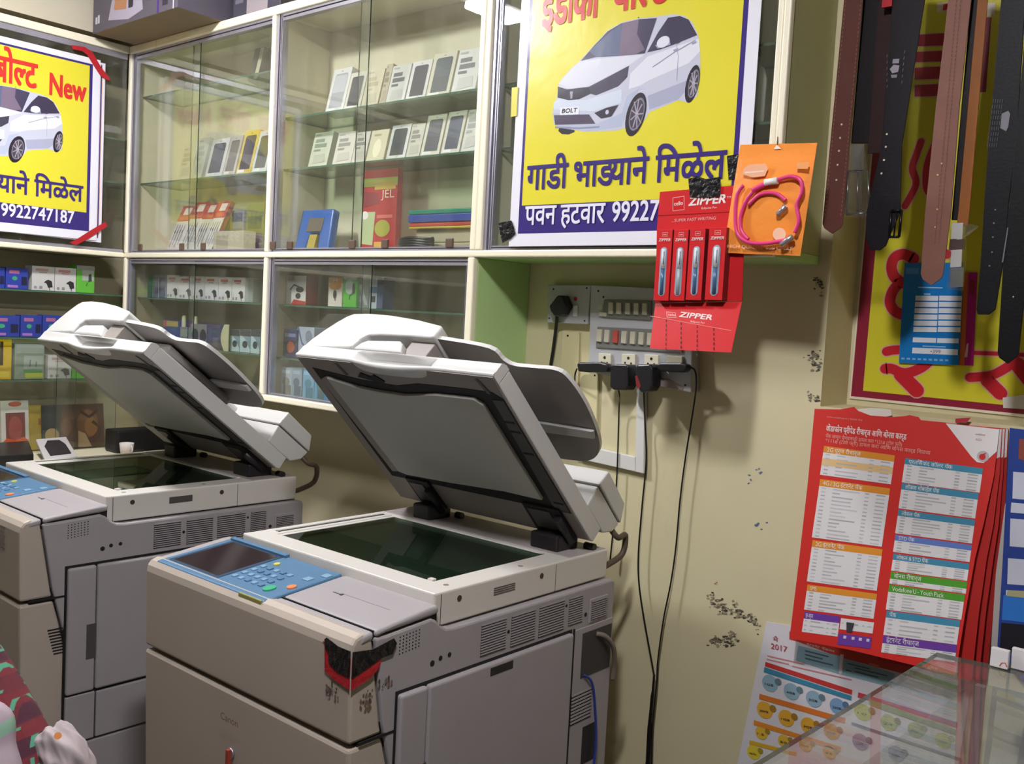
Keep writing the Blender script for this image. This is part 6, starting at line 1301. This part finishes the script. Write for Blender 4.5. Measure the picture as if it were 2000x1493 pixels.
# ------------------------------------------------------------------ glass counter
ZC = .960
c0 = onZ(1830, 1275, ZC); c1 = onZ(1470, 1493, ZC); c2_ = onZ(2000, 1312, ZC)
e1 = (c1 - c0).normalized(); e2 = (c2_ - c0).normalized(); l1, l2 = 1.55, 1.15
G = thing('glass_counter', 'glass-topped display counter, its clear corner in front of the rate sheets', 'counter', (c0.x + .3, c0.y - .7, 0))
CG = glass_mat('counter_glass', '#f6f9f7', ior=1.55, dirt=.07, dirtcol='#d8cccc'); CE = mat('counter_edge', '#4a4a3c', .2)
cor = [c0, c0 + e2 * l2, c0 + e2 * l2 + e1 * l1, c0 + e1 * l1]
b = MB().prism([tuple(p + Vector((0, 0, -.009))) for p in cor], (0, 0, .009), 0, 1); b.build('counter_top', [CG, CE], G, world=True)
ins = lambda a, bb, z: c0 + e2 * a + e1 * bb + Vector((0, 0, z - ZC))
SHM = mat('counter_shelf', '#9c8a7c', .5, mottle=.08); BASE = mat('counter_base', '#7a6a60', .5, mottle=.06)
for (a0, a1, b0, b1, z0, z1, nm, m) in ((.10, l2 - .03, .10, l1 - .05, .0, .50, 'counter_base', BASE), (.10, l2 - .03, .10, l1 - .05, .50, .515, 'display_floor', SHM)):
    b = MB().prism([tuple(ins(a0, b0, z0)), tuple(ins(a1, b0, z0)), tuple(ins(a1, b1, z0)), tuple(ins(a0, b1, z0))], (0, 0, z1 - z0)); b.build(nm, m, G, world=True)
for a0, b0 in ((.11, .11), (l2 - .05, .11), (.11, l1 - .07), (l2 - .05, l1 - .07)):
    p = ins(a0, b0, .515); MB().box(p.x - .008, p.x + .008, p.y - .008, p.y + .008, .515, ZC - .0095).build('corner_post', ALU, G, world=True)
for (a0, b0, a1, b1) in ((.10, .10, .10, l1 - .05), (.10, .10, l2 - .03, .10)):
    p, q_ = ins(a0, b0, .52), ins(a1, b1, .52); d = (q_ - p).normalized(); nn = Vector((-d.y, d.x, 0)) * .0025
    MB().prism([tuple(p - nn), tuple(q_ - nn), tuple(q_ + nn), tuple(p + nn)], (0, 0, ZC - .0095 - .52)).build('side_pane', glass_mat('counter_side', '#f8faf8', dirt=.02), G, world=True)
rnd = random.Random(9)
for i in range(12):
    a0, b0 = .2 + .22 * (i % 4), .22 + .30 * (i // 4); p = ins(a0, b0, .5155)
    goods('accessory_box', '%s accessory box inside the glass counter, %s from its clear corner' % (('mauve', 'teal', 'ochre', 'pale grey', 'crimson', 'olive', 'navy', 'peach', 'lilac', 'brown', 'mint', 'black')[i], (ORD + ['eleventh', 'twelfth'])[i]), 'accessory box', (p.x, p.y, .5155), rnd.uniform(-.2, .2), .13, .09, rnd.uniform(.05, .12),
          ('#9a6a8c', '#3f7a80', '#b88a3c', '#c4c2c0', '#a8323c', '#7a7c48', '#3a4474', '#d8a488', '#a89cc0', '#6e5444', '#9ac0aa', '#2c2a2e')[i], [('r', .1, .2, .6, .8, '#d8d2cc')], group='boxes in the glass counter')
# two white cards with a red mark standing on the counter's back edge
for i, (x0, x1, y0, y1) in enumerate(((1932, 1968, 1282, 1308), (1972, 2030, 1288, 1318))):
    a = onZ(x0, y1 + 2, ZC + .001); b_ = onZ(x1, y1 + 5, ZC + .001); Yk = max(a.y, b_.y) + .01
    xa, xb = onY(x0, y1, Yk).x, onY(x1, y1, Yk).x; h = onY(x0, y0, Yk).z - onY(x0, y1, Yk).z
    goods('white_card', ('small white card with a red arc standing on the far edge of the counter', 'white card cut by the picture edge on the far edge of the counter')[i], 'card', ((xa + xb) / 2, Yk, ZC), 0, xb - xa, .012, h + .01, '#dcd6d6', [('s', [(.55, .1), (.65, .3), (.85, .35), (.95, .15)], .06, '#b8403c')])

# ------------------------------------------------------------------ person at the lower left
def skin(name, joints, edges, root, m, par=None, sub=3, seed_smooth=True):
    me = bpy.data.meshes.new(name); keys = list(joints); o = bpy.data.objects.new(name, me); COL.objects.link(o)
    if par is not None: o.parent = par
    off = par.location if par is not None else Vector()
    me.from_pydata([tuple(Vector(joints[k][0]) - off) for k in keys], [(keys.index(a), keys.index(b)) for a, b in edges], []); me.update()
    me.materials.append(m)
    sk = o.modifiers.new('skin', 'SKIN')
    for k, v in zip(keys, me.skin_vertices[0].data):
        r = joints[k][1]; v.radius = (r, r) if not isinstance(r, tuple) else r; v.use_root = k == root
    o.modifiers.new('sub', 'SUBSURF').levels = sub; o.modifiers['sub'].render_levels = sub
    return o
base = onZ(-20, 1340, 1.10)
d = ray(-20, 1340); t = 1.18; SHD = EYE + d * t                       # right shoulder
ELB = EYE + ray(48, 1640) * 1.16; HAND = EYE + ray(330, 1760) * 1.15
vx = (RGT * 1.0); vx.z = 0; vx.normalize(); vf = Vector((FWD.x, FWD.y, 0)).normalized()
NECK = SHD - vx * .19 + Vector((0, 0, .06)) - vf * .02
CH = SHD - vx * .19 + Vector((0, 0, -.12)); PEL = CH + Vector((0, 0, -.42)) - vx * .06; PEL.z = .52
LSH = SHD - vx * .38 - vf * .02
HEAD = NECK + Vector((0, 0, .16)) - vx * .02
PR = thing('person', 'person in a maroon check shirt with green stitching, arm and shoulder at the picture corner', 'person', (PEL.x, PEL.y, 0))
SKN = mat('skin_brown', '#8a5a42', .5, mottle=.05); HAIR = mat('hair_black', '#191516', .5, bump=.5, bscale=200)
KN = vf * .38; feet = {}
J = {'pel': (PEL, .12), 'waist': (PEL.lerp(CH, .4), .11), 'chest': (CH, (.145, .11)), 'neckb': (NECK + Vector((0, 0, -.05)), .06), 'neck': (NECK + Vector((0, 0, .03)), .05), 'jaw': (HEAD + Vector((0, 0, -.06)) + vf * .02, .062), 'head': (HEAD, .082), 'crown': (HEAD + Vector((0, 0, .08)) - vf * .005, .066),
     'rs': (SHD - vx * .03, .058), 're': (ELB, .042), 'rw': (ELB.lerp(HAND, .85), .028), 'ls': (LSH, .058), 'le': (LSH + Vector((0, 0, -.28)) - vx * .05, .042), 'lw': (LSH + Vector((0, 0, -.42)) + vf * .2, .028),
     'rh': (PEL + vx * .09, .085), 'rk': (PEL + vx * .11 + KN, .058), 'ra': (PEL * 1 + vx * .11 + KN - Vector((0, 0, .46)), .038), 'rt': (PEL + vx * .11 + KN + vf * .16 - Vector((0, 0, .49)), .028),
     'lh': (PEL - vx * .09, .085), 'lk': (PEL - vx * .11 + KN, .058), 'la': (PEL - vx * .11 + KN - Vector((0, 0, .46)), .038), 'lt': (PEL - vx * .11 + KN + vf * .16 - Vector((0, 0, .49)), .028)}
E_ = [('pel', 'waist'), ('waist', 'chest'), ('chest', 'neckb'), ('neckb', 'neck'), ('neck', 'jaw'), ('jaw', 'head'), ('head', 'crown'), ('chest', 'rs'), ('rs', 're'), ('re', 'rw'), ('chest', 'ls'), ('ls', 'le'), ('le', 'lw'),
      ('pel', 'rh'), ('rh', 'rk'), ('rk', 'ra'), ('ra', 'rt'), ('pel', 'lh'), ('lh', 'lk'), ('lk', 'la'), ('la', 'lt')]
skin('body', J, E_, 'pel', SKN, PR)
for hand, side in (('rw', 1), ('lw', -1)):
    w0 = J[hand][0]; dirn = (w0 - J['re' if side > 0 else 'le'][0]).normalized(); sidev = dirn.cross(Vector((0, 0, 1))).normalized()
    HJ = {'w': (w0, .026), 'p': (w0 + dirn * .07, (.034, .018))}; HE = [('w', 'p')]
    for i, (off, ln) in enumerate(((-.030, .07), (-.010, .08), (.010, .076), (.030, .06))):
        a = w0 + dirn * .085 + sidev * off; HJ['a%d' % i] = (a, .0095); HJ['b%d' % i] = (a + dirn * ln * .5 - Vector((0, 0, .006)), .0085); HJ['c%d' % i] = (a + dirn * ln - Vector((0, 0, .022)), .007); HE += [('p', 'a%d' % i), ('a%d' % i, 'b%d' % i), ('b%d' % i, 'c%d' % i)]
    a = w0 + dirn * .025 - sidev * .036 * side; HJ['t0'] = (a, .012); HJ['t1'] = (a + dirn * .035 - sidev * .018 * side, .010); HJ['t2'] = (a + dirn * .062 - sidev * .022 * side, .008); HE += [('w', 't0'), ('t0', 't1'), ('t1', 't2')]
    skin('hand', HJ, HE, 'w', SKN, PR)
# shirt: a check of maroon with green stitched lines
SH = bpy.data.materials.new('check_cloth'); SH.use_nodes = True; nt = SH.node_tree; bs = nt.nodes['Principled BSDF']; bs.inputs['Roughness'].default_value = .85
tc = nt.nodes.new('ShaderNodeTexCoord')
AL = (ELB - SHD).normalized(); AC = FWD.cross(AL).normalized()
def band(axis, freq, lo, hi, ph=0.0):
    dp = nt.nodes.new('ShaderNodeVectorMath'); dp.operation = 'DOT_PRODUCT'; nt.links.new(tc.outputs['Object'], dp.inputs[0]); dp.inputs[1].default_value = AC if axis == 0 else AL
    a = nt.nodes.new('ShaderNodeMath'); a.operation = 'MULTIPLY_ADD'; a.inputs[1].default_value = freq; a.inputs[2].default_value = ph; nt.links.new(dp.outputs['Value'], a.inputs[0])
    f = nt.nodes.new('ShaderNodeMath'); f.operation = 'FRACT'; nt.links.new(a.outputs[0], f.inputs[0])
    r = nt.nodes.new('ShaderNodeMapRange'); r.interpolation_type = 'SMOOTHSTEP'; r.inputs[1].default_value = lo; r.inputs[2].default_value = hi; nt.links.new(f.outputs[0], r.inputs[0]); return r.outputs[0]
def mixc(fac, a, b):
    m_ = nt.nodes.new('ShaderNodeMix'); m_.data_type = 'RGBA'; nt.links.new(fac, m_.inputs[0])
    if isinstance(a, str): m_.inputs[6].default_value = lin(a)
    else: nt.links.new(a, m_.inputs[6])
    m_.inputs[7].default_value = lin(b); return m_.outputs[2]
def mul(a, b):
    m_ = nt.nodes.new('ShaderNodeMath'); m_.operation = 'MULTIPLY'; nt.links.new(a, m_.inputs[0]); nt.links.new(b, m_.inputs[1]); return m_.outputs[0]
col_ = mixc(band(0, 38, .45, .6), '#5e1f2a', '#431a2b'); col_ = mixc(band(1, 26, .5, .6), col_, '#6a2028')
col_ = mixc(mul(band(0, 75, .80, .84), band(1, 42, .45, .50)), col_, '#4a8f72')
col_ = mixc(mul(band(1, 21, .92, .94), band(0, 75, .4, .45)), col_, '#4a8f72')
nt.links.new(col_, bs.inputs['Base Color'])
SJ = {'pel': (PEL + Vector((0, 0, .02)), .135), 'waist': (PEL.lerp(CH, .45), .125), 'chest': (CH, (.16, .125)), 'col': (NECK + Vector((0, 0, -.055)), .075), 'rs': (SHD - vx * .03, .070), 're': (SHD.lerp(ELB, .5), .066), 'rc': (SHD.lerp(ELB, 1.02), .064), 'ls': (LSH, .072), 'le': (J['le'][0] * .5 + LSH * .5, .066), 'lc': (J['le'][0], .064)}
skin('shirt', SJ, [('pel', 'waist'), ('waist', 'chest'), ('chest', 'col'), ('chest', 'rs'), ('rs', 're'), ('re', 'rc'), ('chest', 'ls'), ('ls', 'le'), ('le', 'lc')], 'pel', SH, PR)
TJ = {'p': (PEL - Vector((0, 0, .02)), .13), 'rh': (PEL + vx * .09, .10), 'rk': (J['rk'][0], .075), 'ra': (J['ra'][0] + Vector((0, 0, .05)), .06), 'lh': (PEL - vx * .09, .10), 'lk': (J['lk'][0], .075), 'la': (J['la'][0] + Vector((0, 0, .05)), .06)}
skin('trousers', TJ, [('p', 'rh'), ('rh', 'rk'), ('rk', 'ra'), ('p', 'lh'), ('lh', 'lk'), ('lk', 'la')], 'p', mat('trouser_grey', '#4a474c', .8), PR)
HJ = {'a': (HEAD + Vector((0, 0, .075)) - vf * .01, .078), 'b': (HEAD + Vector((0, 0, .03)) - vf * .045, .070), 'c': (HEAD + Vector((0, 0, -.03)) - vf * .045, .05)}
skin('hair', HJ, [('a', 'b'), ('b', 'c')], 'a', HAIR, PR)
fr_ = HEAD + vf * .088
for sd in (-1, 1):
    b = MB(); lathe(b, fr_ + vx * .03 * sd + Vector((0, 0, .0)) - vf * .012, [(0, -.009), (.009, -.004), (.011, 0), (.009, .004), (0, .009)], 10); b.build('eye', WHITEP, PR, world=True)
    b = MB(); lathe(b, HEAD + vx * .086 * sd + Vector((0, 0, -.02)), [(0, -.025), (.010, -.015), (.013, .008), (.010, .02), (0, .026)], 10); b.build('ear', SKN, PR, world=True)
b = MB(); b.tube([fr_ + Vector((0, 0, .0)) - vf * .012, fr_ + Vector((0, 0, -.025)) + vf * .006, fr_ + Vector((0, 0, -.034)) - vf * .008], [.007, .011, .009], 8); b.build('nose', SKN, PR, world=True)
b = MB(); b.tube([fr_ + Vector((0, 0, -.062)) - vf * .02 - vx * .022, fr_ + Vector((0, 0, -.060)) - vf * .006, fr_ + Vector((0, 0, -.062)) - vf * .02 + vx * .022], [.003, .006, .003], 8); b.build('mouth', mat('lip_brown', '#6d3a34', .5), PR, world=True)
# striped pale cloth over the arm, and a white crumpled bag beside it
STR = mat('scarf_lilac', '#9c8c95', .85, mottle=.08, mscale=10); GS = mat('scarf_green', '#7fa08c', .85)
sc0 = [EYE + ray(x, y) * tt for x, y, tt in ((-60, 1360, 1.07), (20, 1395, 1.07), (30, 1440, 1.065), (42, 1500, 1.06), (60, 1620, 1.05))]
sc1 = [EYE + ray(x, y) * tt for x, y, tt in ((-150, 1390, 1.06), (-80, 1420, 1.05), (-70, 1470, 1.045), (-60, 1540, 1.04), (-40, 1660, 1.03))]
a_, b_ = smooth_path(sc0, 5), smooth_path(sc1, 5); n_ = len(a_) - 1
g = MB().grid(10, n_, lambda u, v: a_[int(round(v * n_))].lerp(b_[int(round(v * n_))], u) - FWD * .02 * math.sin(math.pi * u) + Vector((0, 0, .006 * math.sin(9 * v + 3 * u))), 0)
for i in range(len(g.f)): g.mi[i] = 1 if (i // 10) in (6, 7) else 0
g.build('scarf', [STR, GS], PR, world=True, solid=.004)
seat = MB(); lathe(seat, (0, 0, 0), [(0, 0), (.17, 0), (.175, .02), (.17, .04), (0, .045)], 24)
st_ = thing('stool', 'round wooden stool under the seated person', 'stool', (PEL.x, PEL.y, 0)); ZS_ = PEL.z - .17
seat.build('seat', mat('stool_wood', '#7a5638', .5, mottle=.15, mscale=9), st_, tf=lambda p: p + Vector((0, 0, ZS_)))
for i in range(4):
    a = math.pi / 4 + i * math.pi / 2; MB().tube([(.12 * math.cos(a), .12 * math.sin(a), ZS_), (.17 * math.cos(a), .17 * math.sin(a), 0)], .014, 8).build('leg', mat('stool_wood', '#7a5638', .5), st_)
bg = EYE + ray(128, 1492) * 1.17
bm = bmesh.new(); bmesh.ops.create_icosphere(bm, subdivisions=5, radius=1)
rn = random.Random(3); ks = [(Vector((rn.gauss(0, 1), rn.gauss(0, 1), rn.gauss(0, 1))).normalized(), rn.uniform(2.5, 6), rn.uniform(0, 6)) for _ in range(7)]
for v in bm.verts:
    k = 1 + sum(.05 * (1 - 2 * abs(math.sin(d_.dot(v.co) * f_ + p_))) for d_, f_, p_ in ks); c_ = v.co * k
    v.co = RGT * (c_.x * .036 - .012 * c_.z) + UPV * (c_.z * .050) + FWD * (c_.y * .032) + bg - PR.location
me = bpy.data.meshes.new('white_cloth'); bm.to_mesh(me); bm.free(); me.materials.append(mat('cloth_white', '#a39698', .75, mottle=.15, mscale=25))
for p in me.polygons: p.use_smooth = True
BG = bpy.data.objects.new('white_cloth', me); COL.objects.link(BG); BG.parent = PR
bq = EYE + ray(113, 1438) * 1.128; b = MB(); b.disc(bq, -ray(113, 1438), .0042, .004, 12); b.build('button', mat('button_orange', '#d98a4c', .4), PR, world=True)
